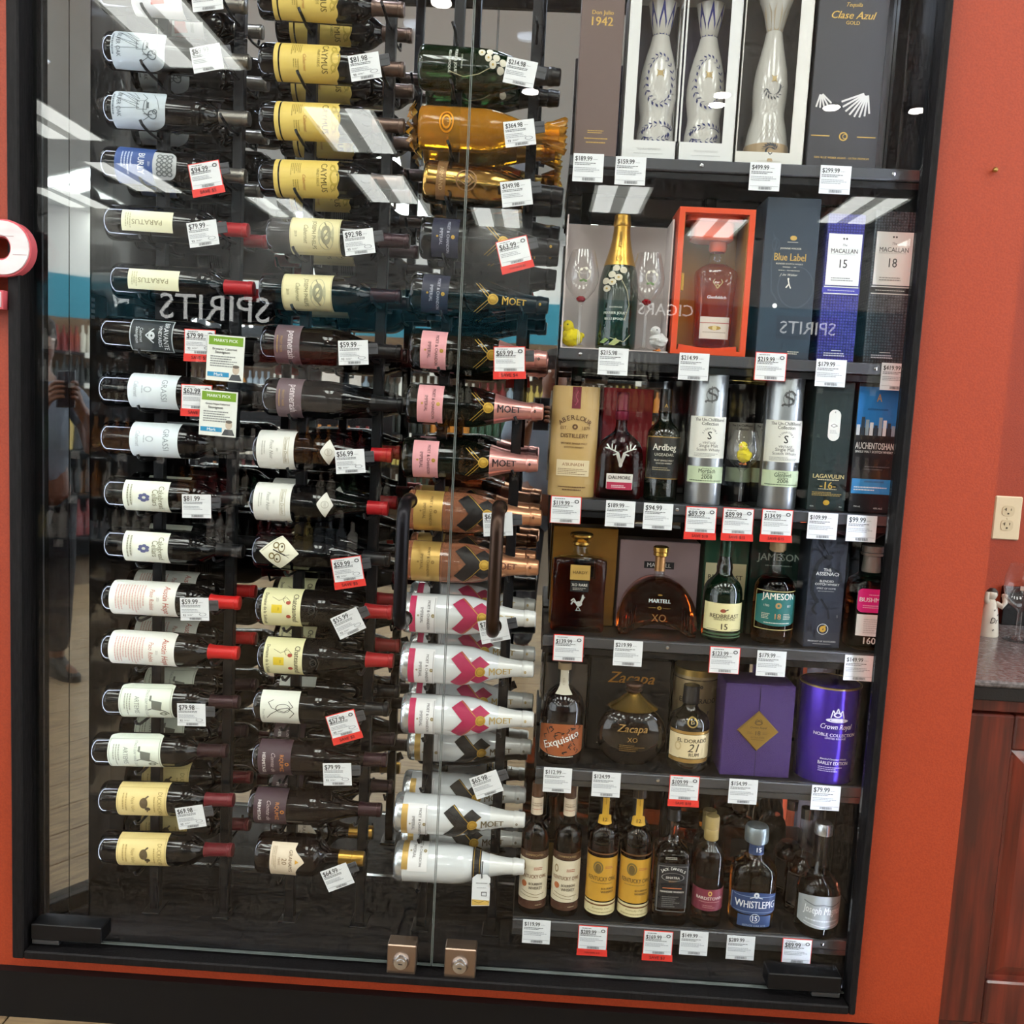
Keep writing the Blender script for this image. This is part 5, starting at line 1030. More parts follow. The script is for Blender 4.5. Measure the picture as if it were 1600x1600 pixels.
Print().run([('E', 3, H*.66, 12.5, 14, 'e4e2da'), ('E', 3, H*.74, 12.5, 12.5, 'e4e2da'), ('R', -9.5, H*.655, 15.5, H*.745, 'e4e2da'), ('E', 3, H*.59, 12.5, 12.5, 'e4e2da'), ('R', -9.5, H*.60, 15.5, H*.66, 'e4e2da'), ('S', [(-4, H*.66), (2, H*.675), (10, H*.66), (2, H*.65), (-4, H*.66)], 1.2, '6a6a66'), ('L', -5, H*.60, 11, H*.63, 3, 'b0aea6'), ('T', '4', 3, H*.765, 6, '4a4a46'),
   ('F', 'LAGAVULIN', 0, H*.27, W*.82, 'd9c48ag', 0, .02), ('L', -W*.28, H*.235, W*.28, H*.25, 1, 'cfc2a0'), ('F', '-16-', 0, H*.20, W*.42, 'd9b45ag', 0, .05), ('L', -W*.24, H*.165, W*.24, H*.175, 1, 'cfc2a0'), ('L', -W*.4, H*.115, W*.4, H*.15, 3, 'b59a58g'), ('E', 0, H*.065, 7, 5.5, 'c9a03cg'), ('T', '43%', -W*.38, H*.035, 5, 'c9c9c4'), ('T', '750', W*.38, H*.035, 4.5, 'c9c9c4')]).build(flat_map(0, 0, 0), LG.b)
AU = gift_box('whisky_box', 'black carton with blue skyline picture beside the green carton', 1325, 1388, 599, 2, .105, .085, '14161a')
W, H = AU.W, AU.H
sky = [('R', -W*.49, H*.66, W*.49, H*.97, '1a74b8')]
for k in range(9):
    a = -W*.48+k*W*.107; sky.append(('R', a, H*.60, a+W*.085, H*(.68+.06*((k*7) % 4)/3), ('d8dce0', '2a3a48', '8fa0ac')[k % 3]))
Print().run(sky+[('F', 'A', W*.02, H*.89, 11, 'b5a06ag', 0, .03, 1.5), ('F', 'AUCHENTOSHAN', 0, H*.80, W*.5, '12304a', 0, .02), ('F', 'AUCHENTOSHAN', 0, H*.52, W*.95, 'dcdcd8', 0, .03, 2.0), ('F', 'SINGLE MALT SCOTCH WHISKY', 0, H*.475, W*.93, 'dcdcd8', 0, .03, 1.3), ('R', -W*.48, H*.15, W*.48, H*.265, '1f86c8'), ('F', 'AMERICAN OAK', 6, H*.245, W*.5, '0f3a5a', 0, .03), ('L', -W*.42, H*.17, W*.42, H*.21, 2, 'd8e4ec'), ('T', '750 mL', -W*.30, H*.05, 5, 'd8d8d4', 0, .02), ('T', '43% ALC', W*.22, H*.04, 5, 'd8d8d4', 0, .02), ('L', -W*.2, H*.33, W*.44, H*.37, 2, '5a5f66')]).build(flat_map(0, 0, 0), AU.b)
# ---------------- fourth shelf
HB = gift_box('cognac_box', 'shiny golden carton behind the square cognac decanter', 857, 957, 824, 3, .20, .07, 'a9782e', [('R', -24, 110, 24, 150, '1a1612'), ('B', -22, 112, 22, 148, 1, 'c9a45a')], m=mat('a87a34', .3, .6))
HARD = mat('a84a18', 0, 0, 0, trans=1, ior=1.38)
HP = [(0, .95, .42, 5), (.02, 1.0, .44, 5), (.08, 1.0, .44, 5), (.16, .985, .43, 5), (.40, .97, .42, 5), (.66, 1.0, .42, 5), (.72, .985, .41, 4.5), (.75, .78, .38, 3.5), (.765, .5, .33, 2.6), (.78, .31, .29, 2.1), (.80, .27, .27, 2), (.90, .25, .25, 2), (1, .25, .25, 2)]
roo = [('S', [(-4, -12), (-1, -4), (4, -12)], 1.4, 'b9b6b0'), ('E', 1, 2, 7, 6, 'b9b6b0'), ('S', [(4, 4), (8, 12), (9, 16)], 5, 'b9b6b0'), ('E', 9, 17, 3, 3, 'b9b6b0'), ('S', [(-4, 2), (-12, 8), (-16, 0)], 3, 'b9b6b0'), ('S', [(-5, 4), (-11, 13), (-17, 8)], 2.6, 'b9b6b0'), ('S', [(11, 17), (14, 16)], 1.6, 'b9b6b0'), ('S', [(7, 20), (10, 22)], 2.4, 'b9b6b0'), ('S', [(-6, -13), (6, -13)], 1.4, 'b9b6b0')]
g = bottle('cognac_decanter', 'square shouldered cognac decanter with silver rooster and gold stopper', 859, 942, 831, 3, .150, HP, HARD, .745, CLEARG, .87, mat('c9a050', .25, .9),
   [(.53, .68, .37, 'b5914a', 'rect', [('F', 'HARDY', 0, 0, 74, '4a3616', 0, .01)]), (.41, .52, .35, '17181a', 'rect', [('F', 'XO RARE', 0, 8, 86, 'd8d4c8', 0, .03), ('L', -36, -22, 36, -6, 2, 'a9a49a')])], capp=[(.86, .27), (.875, .33), (.90, .33), (.91, .26), (.925, .30), (.955, .43), (.975, .44), (.99, .40), (1, .2)])
Print().run(roo).build(loft_map(g.pr, .28*g.h, .0012), g.b, 'emblem')
MB_ = gift_box('cognac_box', 'mauve carton behind the arch shaped cognac bottle', 961, 1085, 846, 3, .20, .07, 'a0868a', [('R', -34, 140, 34, 156, '18161a'), ('F', 'MARTELL', 0, 148, 54, 'e6e0dc', 0, .01), ('L', -40, 20, 40, 26, 1, '7f686c')])
i = It('cognac_bottle', 'arch shaped cognac bottle with gold stopper, lettered XO', 'bottle', 963, 1085, 853, 3, .155); w2, hb = i.w/2, i.h*.66
out = []
for k in range(25):
    a = PI*k/24; x = w2*math.cos(a); z = hb*(.10+.90*math.sin(a)**.85) if k not in (0, 24) else hb*.10
    out.append((x, z))
out += [(-w2*.97, 0), (-w2*.80, 0)]+[(-w2*.78+w2*1.56*k/10, hb*.20*math.sin(PI*k/10)**.8) for k in range(1, 10)]+[(w2*.80, 0), (w2*.97, 0)]
V = []; n = len(out); dpt = .036
for sc_, yy in ((.90, -dpt), (1.0, -dpt*.72), (1.0, dpt*.72), (.90, dpt)):
    for x, z in out: V.append((x*sc_, yy, hb*.5+(z-hb*.5)*sc_))
F = [tuple(range(n)), tuple(range(3*n, 4*n))[::-1]]
for r_ in range(3):
    for k in range(n):
        j = (k+1) % n; F.append((r_*n+k, (r_+1)*n+k, (r_+1)*n+j, r_*n+j))
COGN = mat('b84a14', 0, 0, 0, trans=1, ior=1.38)
b = i.part('glass_body', MB().add(V, F), COGN)
i.part('neck', MB().loft([(hb*.93, .017), (hb*1.03, .0115), (i.h*.90, .0105)], 24, False, True), CLEARG)
i.part('neck_foil', MB().loft([(i.h*.72, .0118), (i.h*.90, .0115)], 24, False, False), mat('b98a5a', .3, .7))
i.part('stopper', MB().loft([(i.h*.88, .012), (i.h*.895, .0165), (i.h*.93, .0165), (i.h*.935, .0150), (i.h*.94, .0175), (i.h*.985, .0175), (i.h, .014)], 26), mat('c9a050', .25, .9))
Print().run([('F', 'MARTELL', 0, hb*620, 48, 'e6e2dc', 0, .03), ('E', 0, hb*500, 5, 4, 'b5853cg', .4), ('L', -24, hb*490, -8, hb*510, 1, 'b5853cg'), ('L', 8, hb*490, 24, hb*510, 1, 'b5853cg'), ('F', 'XO', 0, hb*330, 32, '9a6a3cg', 0, 0, 1.1), ('E', 0, hb*720, 5, 2, 'b5853cg')]).build(flat_map(0, -dpt, 0, .0008), b)
for k in range(5):
    for s in (-1, 1): i.part('glass_rib', MB().tube([(s*w2*(.60+.075*k), -dpt*.95+.0012*k, hb*.12), (s*w2*(.58+.07*k), -dpt*.95+.0012*k, hb*(.52-.05*k))], .0014, 6), COGN)
RB = gift_box('whiskey_box', 'green and cream carton behind the green whiskey bottle', 1092, 1161, 838, 3, .205, .065, '1c4a33', [('R', -46, 78, 46, 160, 'e4d9b0'), ('R', -46, 100, 46, 160, 'e4d6a8'), ('F', 'REDBREAST', 0, 128, 78, '4a4030', 0, .02), ('L', -30, 108, 30, 114, 1, '7a6f50')])
RBG = mat('0b1c10', .05, 0, .6, trans=.1)
bottle('whiskey_bottle', 'dark green whiskey bottle with cream label numbered 15', 1094, 1154, 844, 3, .150, [(0, .93), (.02, .99), (.04, 1), (.46, 1), (.53, .95), (.58, .82), (.62, .62), (.65, .46), (.68, .40), (.73, .42), (.77, .38), (.82, .30), (1, .29)], RBG, .80, RBG, .84, mat('123a26', .3, .3),
   [(.11, .39, .98, 'e6dca6', 'rect', [('F', 'REDBREAST', 0, 3, 84, '4a3a28', 0, .02), ('F', 'SINGLE POT STILL', 0, -6, 60, '5a4a34', 0, .02), ('F', '15', 0, -26, 18, '4a3a28', 0, .03), ('E', -6, 18, 8, 5, '9a4a34'), ('S', [(-2, 18), (8, 22)], 3, '4a3a30'), ('R', -50, -38, 50, -34, '3a5a3a'), ('R', -50, -44, 50, -41, '3a5a3a'), ('R', -38, -27, -14, -26, '8a7f58'), ('R', 14, -27, 38, -26, '8a7f58')])])
gift_box('whiskey_box', 'dark green carton behind the teal labelled whiskey bottle', 1164, 1251, 820, 3, .205, .065, '14392f', [('F', 'JAMESON', 0, 178, 100, 'aebfb2', 0, .04), ('L', -30, 158, 30, 164, 1, '8aa094'), ('S', [(-40, 120), (10, 60)], 10, '1d4a3c'), ('S', [(-50, 90), (-10, 40)], 10, '1d4a3c'), ('S', [(-10, 130), (40, 70)], 10, '1d4a3c')])
JAM = mat('c06420', 0, 0, 0, trans=1, ior=1.37)
bottle('whiskey_bottle', 'amber whiskey bottle with teal label and cork stopper', 1172, 1235, 846, 3, .150, [(0, .93), (.02, .99), (.05, 1), (.50, 1), (.57, .96), (.62, .84), (.66, .62), (.69, .44), (.73, .36), (.90, .30), (1, .30)], JAM, .66, CLEARG, .91, mat('b59a72', .6),
   [(.19, .52, 1.0, '1f6a66', 'bowed', [('B', -49, -41, 49, 36, 1.4, 'c9b878'), ('F', 'JAMESON', 0, 31, 88, 'e4e0d4', 0, .04, 1.15), ('E', 0, 10, 8, 8, 'b08a5a', .4), ('F', '1780', -30, 9, 14, 'd9d5c8'), ('F', 'EST', 30, 9, 12, 'd9d5c8'), ('F', '18', 0, -18, 16, 'c08a5a', 0, .03), ('L', -42, -26, -14, -10, 4, 'c9c5b0'), ('L', 14, -26, 42, -10, 4, 'c9c5b0'), ('L', -34, -38, 34, -33, 1, 'd9d5c8')])], capp=[(.90, .30), (.92, .40), (.99, .40), (1, .36)])
SA = gift_box('whisky_box', 'blue-black carton with prancing unicorn and small gold crest', 1254, 1311, 838, 3, .108, .085, '272c38', [])
W, H = SA.W, SA.H
Print().run([('F', 'THE', 0, H*.70, W*.22, 'd8d8d4', 0, .02), ('F', 'SASSENACH', 0, H*.665, W*.74, 'd8d8d4', 0, .02), ('F', 'BLENDED', 0, H*.60, W*.38, 'd8d8d4', 0, .02), ('F', 'SCOTCH WHISKY', 0, H*.572, W*.70, 'd8d8d4', 0, .02), ('F', 'SPIRIT OF HOME', 0, H*.535, W*.52, 'c0c0bc', 0, .01), ('L', -W*.22, H*.505, W*.22, H*.515, 1, 'a0a09c'),
   ('S', [(-W*.20, H*.93), (-W*.04, H*.85), (W*.06, H*.80)], 2, '12151c'), ('S', [(W*.06, H*.80), (-W*.10, H*.82), (-W*.28, H*.76), (-W*.36, H*.66)], 9, '12151c'), ('E', W*.02, H*.815, 8, 5, '12151c'), ('S', [(-W*.36, H*.66), (-W*.38, H*.5), (-W*.2, H*.40)], 9, '12151c'), ('S', [(-W*.2, H*.44), (-W*.34, H*.34), (-W*.2, H*.3)], 5, '12151c'), ('S', [(-W*.12, H*.44), (W*.10, H*.34), (W*.14, H*.26)], 4.5, '12151c'), ('S', [(W*.1, H*.72), (W*.34, H*.68), (W*.40, H*.60)], 4.5, '12151c'),
   ('E', W*.0, H*.17, 12, 12, 'd0d0cc', .9), ('E', 0, H*.17, 7, 7, 'c9a03cg', .3), ('S', [(-5, H*.15), (0, H*.19), (6, H*.20)], 4, 'c9a03cg'), ('F', 'PRODUCT OF SCOTLAND', 0, H*.06, W*.76, 'c9c9c4', 0, .02), ('L', -W*.24, H*.03, W*.24, H*.042, 1, '9a9a96'), ('T', 'S', W*.02, H*.955, 9, '12151c'), ('T', 'U N', W*.18, H*.86, 9, '12151c'), ('T', 'S', W*.36, H*.29, 8, '9a9a96'), ('T', 'H', -W*.36, H*.17, 14, '12151c')]).build(flat_map(0, 0, 0), SA.b)
bottle('whiskey_bottle', 'square whiskey bottle with hot pink label and white label', 1319, 1381, 852, 3, .150, [(0, .95, .9, 4), (.02, 1, .95, 4), (.60, 1, .95, 4), (.66, .93, .9, 3.5), (.71, .66, .65, 2.6), (.74, .46, .46, 2), (.77, .40, .40, 2), (.90, .38, .38, 2), (1, .38, .38, 2)], mat('a04a1e', 0, 0, 0, trans=1, ior=1.37), .68, CLEARG, .93, mat('8d8a84', .4),
   [(.37, .60, .82, 'd81f7c', 'clip', [('F', 'BUSHMILLS', 0, 3, 92, 'f0e4ea', 0, .04), ('L', -36, -24, 36, -12, 2, 'e8a8c4'), ('L', -20, 16, 20, 20, 1, 'f0d0e0')]), (.14, .35, .80, 'e6e6e4', 'rect', [('L', -30, -26, 30, 22, 7, 'c2c2c0')]), (.06, .13, .7, None, '', [('F', '1608', 0, 0, 60, 'd8d4cc', 0, .05)])], capp=[(.74, .44), (.75, .47), (.89, .42), (.90, .40), (.905, .56), (.93, .58), (.935, .50), (.96, .52), (.995, .52), (1, .48)])
# ---------------- fifth shelf
gift_box('rum_box', 'taupe carton behind the patterned rum bottle', 846, 911, 1036, 4, .215, .06, '5b5149', [('L', -30, 40, 30, 60, 3, '6f645a')])
RUMD = mat('140a08', .05, 0, .5, trans=.15)
pat = []
rr_ = random.Random(5)
for k in range(26): a, b, q = rr_.uniform(-44, 44), rr_.uniform(-34, 34), rr_.uniform(3, 8); pat.append(('S', [(a, b), (a+rr_.uniform(-8, 8), b+q), (a+rr_.uniform(-8, 8), b+q*1.6)], 2.0, '1c110c'))
bottle('rum_bottle', 'dark rum bottle with orange patterned label and slanted lettering', 841, 908, 1034, 4, .150, [(0, .95), (.02, 1), (.50, 1), (.58, .97), (.64, .88), (.69, .72), (.73, .5), (.76, .36), (.79, .31), (1, .30)], RUMD, .74, CLEARG, .93, mat('a08a6a', .6),
   [(.09, .42, 1.02, 'a0562e', 'bowed', pat+[('F', 'Exquisito', 0, -2, 92, 'ece8e0', 22, .05), ('L', -30, -42, 30, -38, 1, 'e0dcd4')]), (.70, .93, .5, 'd8d0bc', 'rect', [('L', -20, -60, 20, 60, 5, 'a89a80')])])
gift_box('rum_box', 'black carton with gold script behind the round rum bottle', 915, 1040, 1030, 4, .215, .06, '1b1a1b', [('F', 'Zacapa', 4, 172, 108, 'b5823cg', 0, .02, 1, .35), ('L', -70, 14, -40, 20, 1, 'a09a90')])
zp = []
for k in range(13):
    dz = -47+k*(92/12); zp.append(((dz+47)/134, math.sqrt(54*54-dz*dz)/54, .46*math.sqrt(max(.15, 1-(dz/58)**2)), 2))
zp += [(.70, .52, .42, 2), (.71, .5, .40, 2)]
g = bottle('rum_bottle', 'round flat rum bottle with ridged gold collar and brown stopper', 929, 1037, 1066, 4, .150, zp+[(1, .2, .2, 2)], mat('1c120c', .04, 0, .5, trans=.35, ior=1.4), .705, None, .9, mat('5a4034', .35, .4),
   [(.22, .52, .9, None, '', [('F', 'Zacapa', 0, 12, 48, 'a8834ag', 0, .02, 1, .3), ('F', 'XO', 0, -4, 16, 'a8834ag'), ('L', -20, -24, 20, -12, 4, '8a6c40g')])], capp=[(.89, .16), (.90, .24), (.915, .25), (.92, .17), (.94, .20), (.975, .26), (.995, .24), (1, .15)])
cone = [(.685*g.h, g.w*.30)]
for k in range(1, 15):
    t_ = k/15; zz = (.685+.205*t_)*g.h; r_ = g.w/2*(.60*(1-t_)**1.25+.16); cone += [(zz-.0006, r_+.0008), (zz+.0002, r_-.0006)]
g.part('gold_collar', MB().loft([(z, r_, r_*.85) for z, r_ in cone], 40), mat('c9a050', .25, .9))
ETU = mat('b09a72', .35, .3)
i = tube_can('rum_tube', 'beige rum tube with gold rim behind the black capped rum bottle', 1045, 1113, 1040, 4, .245, ETU, lid=.93, band=mat('b59a58', .3, .8)); W, H = i.W, i.H
Print().run([('F', 'EL DORADO', 0, H*.66, W*.9, '2a241c', 0, .02), ('F', '21', W*.08, H*.48, W*.3, '2a241c', 0, 0, 1, .3), ('E', W*.05, H*.82, 4, 4, '3a3024', .3), ('R', -W*.9, H*.885, W*.9, H*.90, '5a4a34')]).build(i.fm(.0008), i.b)
bottle('rum_bottle', 'stout black capped rum bottle with cream label numbered 21', 1041, 1103, 1070, 4, .145, [(0, .92), (.02, .99), (.05, 1), (.54, 1), (.60, .96), (.65, .84), (.69, .60), (.72, .44), (.76, .37), (.80, .42), (.85, .40), (1, .38)], mat('17140c', .05, 0, .5, trans=.1), .79, None, .79, mat('17171a', .35),
   [(.17, .46, 1.02, 'e2cfa4', 'rect', [('F', 'EL DORADO', 4, 16, 80, '3a3022', 0, .02), ('F', '21', 6, -2, 24, '3a3022', 0, .01, 1, .3), ('F', 'RUM', 8, -20, 26, '3a3022', 0, .02), ('L', -30, -32, 36, -28, 1, '7a6a4a'), ('E', -34, 0, 9, 12, 'd0b98a', .6)]), (.12, .165, 1.02, 'b08a4ag', 'rect', []), (.465, .50, 1.02, 'b08a4ag', 'rect', []), (.56, .66, .36, None, '', [('E', 0, 0, 40, 40, 'b59a58g', .75), ('T', 'D', 0, 0, 40, 'b59a58g')])])
PUR = mat('3d2263', .6, bump=.6, bscale=700)
CR = gift_box('whisky_box', 'purple textured box with gold diamond badge', 1124, 1232, 1070, 4, .104, .10, '3d2263', [], m=PUR)
CR.part('door_seam', MB().box(-.0006, .0006, -.0007, .0002, 0, CR.h), mat('1c0f30', .7), smooth=False)
bd = CR.part('badge', MB().add([(0, -.0035, CR.h*.5-.043), (.043, -.0035, CR.h*.5), (0, -.0035, CR.h*.5+.043), (-.043, -.0035, CR.h*.5), (0, 0, CR.h*.5-.046), (.046, 0, CR.h*.5), (0, 0, CR.h*.5+.046), (-.046, 0, CR.h*.5)], [(0, 1, 2, 3), (4, 5, 1, 0), (5, 6, 2, 1), (6, 7, 3, 2), (7, 4, 0, 3)]), mat('b5954e', .3, .8), smooth=False)
H = CR.H
Print().run([('F', 'Crown Royal', 0, H*.5+8, 36, '5a4520', 0, .02, 1, .3), ('F', '18', 0, H*.5-4, 11, '5a4520', 0, .03), ('L', -24, H*.5-7, -10, H*.5-1, 2, '8a6f3a'), ('L', 10, H*.5-7, 24, H*.5-1, 2, '8a6f3a'), ('F', 'EXTRA RARE', 0, H*.5-14, 30, '6a5228'), ('L', -14, H*.5-20, 14, H*.5-18, 1, '6a5228'), ('E', 0, H*.5+19, 9, 5, '6a5228', .6), ('S', [(-8, H*.5+22), (-4, H*.5+27), (0, H*.5+24), (4, H*.5+27), (8, H*.5+22)], 1.6, '6a5228')]).build(flat_map(0, -.0035, 0), bd)
i = tube_can('whisky_tin', 'glossy violet round tin with silver crown emblem', 1239, 1331, 1064, 4, .150, mat('4a2ab0', .25, .6), lid=.985, band=mat('b9a26a', .3, .8)); W, H = i.W, i.H
i.part('lid_top', MB().loft([(i.h-.0035, i.w*.455), (i.h-.003, i.w*.45)], 40), mat('141216', .4))
SL = 'd8d4e2'
Print().run([('S', [(-14, H*.70), (-10, H*.78), (-5, H*.74), (0, H*.80), (5, H*.74), (10, H*.78), (14, H*.70)], 2.4, SL), ('E', 0, H*.735, 9, 6, SL, .6), ('E', 0, H*.675, 24, 5, SL, .65), ('E', 0, H*.675, 14, 3, SL), ('F', 'Crown Royal', 0, H*.60, W*.52, SL, 0, .03, 1.3, .3), ('F', 'NOBLE COLLECTION', 0, H*.52, W*.72, SL, 0, .03), ('F', 'LIMITED RELEASE', 0, H*.485, W*.34, SL, 0, .01), ('F', 'Blended Canadian Whisky', 0, H*.265, W*.44, SL, 0, .01, 1, .3), ('F', 'BARLEY EDITION', 0, H*.225, W*.50, SL, 0, .04, 1.2), ('L', -W*.24, H*.13, W*.24, H*.19, 3, 'b0a4d8')]).build(i.fm(.0008), i.b)
# ---------------- lowest shelf
WH = mat('8f3d0e', .03, 0, .3, trans=.86, ior=1.37); WHD = mat('8a3a10', 0, 0, 0, trans=1, ior=1.37)
KOP = [(0, .93), (.015, .99), (.04, 1), (.59, 1), (.63, .96), (.66, .84), (.685, .64), (.70, .48), (.73, .42), (1, .40)]
OWLW = lambda: [(.115, .44, 1.12, 'd9cdb2', 'rect', [('F', 'KENTUCKY OWL', 0, 12, 96, '7a4a2a', 0, .03, 1.5), ('F', 'BOURBON', 8, -14, 46, '3a2a1e', 0, .03, 1.3), ('F', 'WHISKEY', 8, -28, 48, '3a2a1e', 0, .03, 1.3), ('E', -36, 42, 8, 14, '9a8560', .6), ('L', 0, 34, 34, 46, 2, 'a8543c'), ('E', -32, -16, 10, 11, 'b0643a'), ('S', [(-40, -40), (-20, -46), (10, -52), (40, -48)], 2, '8a7a5a'), ('S', [(-46, -52), (-16, -58), (20, -62)], 2, '8a7a5a')]), (.445, .50, 1.12, '4a2d1a', 'rect', [('F', 'CONFISCATED', 0, 0, 62, 'b09468', 0, .02)]), (.05, .11, 1.1, '4a2a1c', 'rect', [('L', 10, -3, 34, 3, 1, 'b0a080')]), (.76, .895, 1.15, 'dcc9b0', 'rect', [('F', 'Kentucky Owl', 0, 6, 84, '7a5a3c', 0, .02, 1.2), ('L', -40, -30, 40, -18, 1, 'b0705a'), ('L', -40, 18, 40, 30, 1, 'a08a6c')])]
OWLY = lambda: [(.145, .475, 1.16, 'c9962e', 'rect', [('B', -49, -62, 49, 62, 3.5, '6a3f18'), ('F', 'KENTUCKY OWL', 0, 2, 90, '5a4520', 0, .03, 1.6), ('E', -14, 36, 15, 19, '7a6530', .72), ('E', -14, 34, 9, 14, '6a5426'), ('F', 'BOURBON', 18, -28, 40, '4a3a1c', 0, .02), ('F', 'WHISKEY', 18, -38, 42, '4a3a1c', 0, .03), ('L', 6, 34, 40, 42, 2, 'a8543c'), ('L', -34, -14, 30, -9, 1, '8a7030')]), (.04, .135, 1.16, 'e2d4a4', 'rect', [('F', 'Kentucky Owl', 0, 0, 50, '8a7a50', 0, 0, 1, .4), ('L', -42, -14, 42, -8, 1, 'a8986c')]), (.72, 1.0, .42, 'd0a02e', 'rect', [('F', 'KENTUCKY', 0, 40, 130, '5a3f10', 90, .02)]), (.70, .775, .95, 'd9a832', 'arch', [('F', '12', 0, 0, 36, '4a330c', 0, .04)])]
sup = [('bourbon bottle with cream owl label, first of the front row from the wine', 809, 852, 1222, OWLW, mat('5a3a26', .5)), ('bourbon bottle with cream owl label, second of the front row from the wine', 859, 902, 1224, OWLW, mat('5a3a26', .5)), ('bourbon bottle with golden owl label, beside the cream owl labels', 912, 959, 1222, OWLY, mat('2a1a10', .5)), ('bourbon bottle with golden owl label, beside the black square bottle', 963, 1011, 1224, OWLY, mat('2a1a10', .5))]
for lb, L, R, T, fn, cm in sup:
    bottle('bourbon_bottle', lb, L, R, T, 5, .130, KOP, WHD, .70, CLEARG if fn is OWLY else WHD, .90, cm, fn(), group='owl labelled bourbon bottles')
for q, (L, R, T) in enumerate(((838, 876, 1226), (925, 962, 1226), (970, 1008, 1228))):
    bottle('bourbon_bottle', 'dark bourbon bottle in the rear row, %s of three behind the owl labels' % ORD[q], L, R, T, 5, .245, KOP, WHD, .70, WHD, .90, mat('2a1a12', .5), [(.145, .475, 1.1, '8a6a2e', 'rect', [('B', -49, -62, 49, 62, 3.5, '4a2f18')])], group='rear row bourbon bottles')
bottle('whiskey_bottle', 'black labelled square whiskey bottle with faceted neck', 1015, 1069, 1262, 5, .130, [(0, .94, .94, 5), (.02, 1, 1, 5), (.60, 1, 1, 5), (.645, .97, .97, 4.5), (.675, .80, .80, 3.5), (.70, .56, .56, 2.6), (.73, .42, .42, 2.2), (.80, .36, .36, 2), (.90, .38, .38, 2), (1, .36, .36, 2)], WHD, .72, CLEARG, .90, mat('141416', .35),
   [(.16, .565, .9, '15151a', 'rect', [('B', -46, -84, 46, 66, 1.5, '8a8a8a')]+bent('JACK DANIELS', 0, -10, 68, math.radians(122), math.radians(58), 13, 'e4e2dc')+[('F', 'SINATRA', 0, 28, 44, 'd8d4cc', 0, .02), ('F', 'SELECT', 0, 16, 26, 'a87a3a'), ('E', 0, 30, 36, 14, '8a8a8a', .93), ('R', -30, -8, 30, -5, 'b0643a'), ('F', 'TENNESSEE WHISKEY', 0, -18, 76, 'd8d4cc', 0, .03), ('L', -30, -70, 30, -32, 6, '6a6a6a')]), (.585, .635, .6, None, '', [('L', -40, -6, 40, 8, 2, 'c0b8a8')])])
bottle('bourbon_bottle', 'slim bourbon bottle with dull red label and pale wooden cap', 1077, 1125, 1274, 5, .125, [(0, .94), (.015, 1), (.60, 1), (.65, .97), (.69, .88), (.72, .72), (.745, .52), (.765, .42), (.80, .40), (1, .40)], WHD, .70, CLEARG, .79, mat('a8905a', .45),
   [(.165, .365, 1.1, '7d2c40', 'rect', [('F', 'BARDSTOWN', 0, 6, 84, 'e0cfc8', 0, .03), ('E', 0, 22, 6, 8, 'd0a85a', .5), ('L', -32, -8, 32, -3, 1, 'c08a8a'), ('L', -20, -26, 20, -14, 2, 'b07a7a')])], capp=[(.78, .42), (.79, .47), (.88, .46), (.885, .44), (.89, .47), (.99, .46), (1, .42)])
bottle('bourbon_bottle', 'slim bourbon bottle with pale cap standing behind the red labelled one', 1076, 1122, 1265, 5, .225, [(0, .94), (.015, 1), (.60, 1), (.65, .97), (.69, .88), (.72, .72), (.745, .52), (.765, .42), (.80, .40), (1, .40)], WHD, .70, CLEARG, .79, mat('a8905a', .45), [(.165, .365, 1.1, '7d2c40', 'rect', [])], capp=[(.78, .42), (.79, .47), (.88, .46), (.885, .44), (.89, .47), (.99, .46), (1, .42)])
bottle('rye_bottle', 'broad rye bottle with navy label numbered 15 and pewter stopper', 1136, 1206, 1289, 5, .130, [(0, .86, .70, 2.6), (.015, .93, .76, 2.6), (.10, .97, .80, 2.6), (.40, 1, .82, 2.6), (.54, 1, .82, 2.6), (.60, .95, .78, 2.5), (.645, .82, .68, 2.3), (.68, .58, .50, 2), (.705, .42, .40, 2), (.74, .37, .37, 2), (1, .37, .37, 2)], mat('d07a22', 0, 0, 0, trans=1, ior=1.37), .69, CLEARG, .84, mat('8d979c', .35, .6),
   [(.17, .40, 1.0, '28406e', 'bowed', [('F', 'WHISTLEPIG', 0, -2, 88, 'e6e8ea', 0, .03, 1.5), ('E', 0, 20, 6, 7, 'd8dce0', .3), ('S', [(-14, 13), (0, 17), (14, 13)], 2, 'd8dce0'), ('B', -49, -20, 49, 17, 1, '8aa0c4')]), (.045, .165, .74, '2c4674', 'rect', [('E', 0, 10, 15, 15, 'd8dce0', .88), ('F', '15', 0, 10, 15, 'e6e8ea', 0, .05, 1.3), ('F', 'ESTATE OAK RYE', 0, -14, 70, 'aebcd4')]), (.73, .835, .9, '2a3f68', 'rect', [('F', '15', 10, 0, 34, 'e0e4e8', 0, .04)])], capp=[(.83, .38), (.845, .50), (.86, .52), (.97, .52), (1, .46)])
MAG = [(0, .93), (.02, 1), (.36, 1), (.42, .96), (.47, .86), (.51, .68), (.54, .50), (.57, .42), (.92, .34), (1, .35)]
bottle('bourbon_bottle', 'round bourbon bottle with long fluted neck and silver label', 1240, 1306, 1285, 5, .120, MAG, mat('9a5038', 0, 0, 0, trans=1, ior=1.37), .54, CLEARG, .90, mat('b9bcc0', .25, .8),
   [(.10, .40, 1.05, 'a9aeb0', 'bowed', [('F', 'Joseph Magnus', 0, 2, 92, 'eef0f0', 0, .04, 1.7, .2), ('L', -40, -24, 40, -16, 1, 'd8dcde'), ('S', [(-46, 22), (-20, 16), (0, 20), (20, 16), (46, 22)], 2.4, '6a6f72'), ('S', [(-44, -28), (0, -34), (44, -28)], 2, 'd8dcde')])], capp=[(.895, .36), (.90, .42), (.985, .42), (1, .36)])
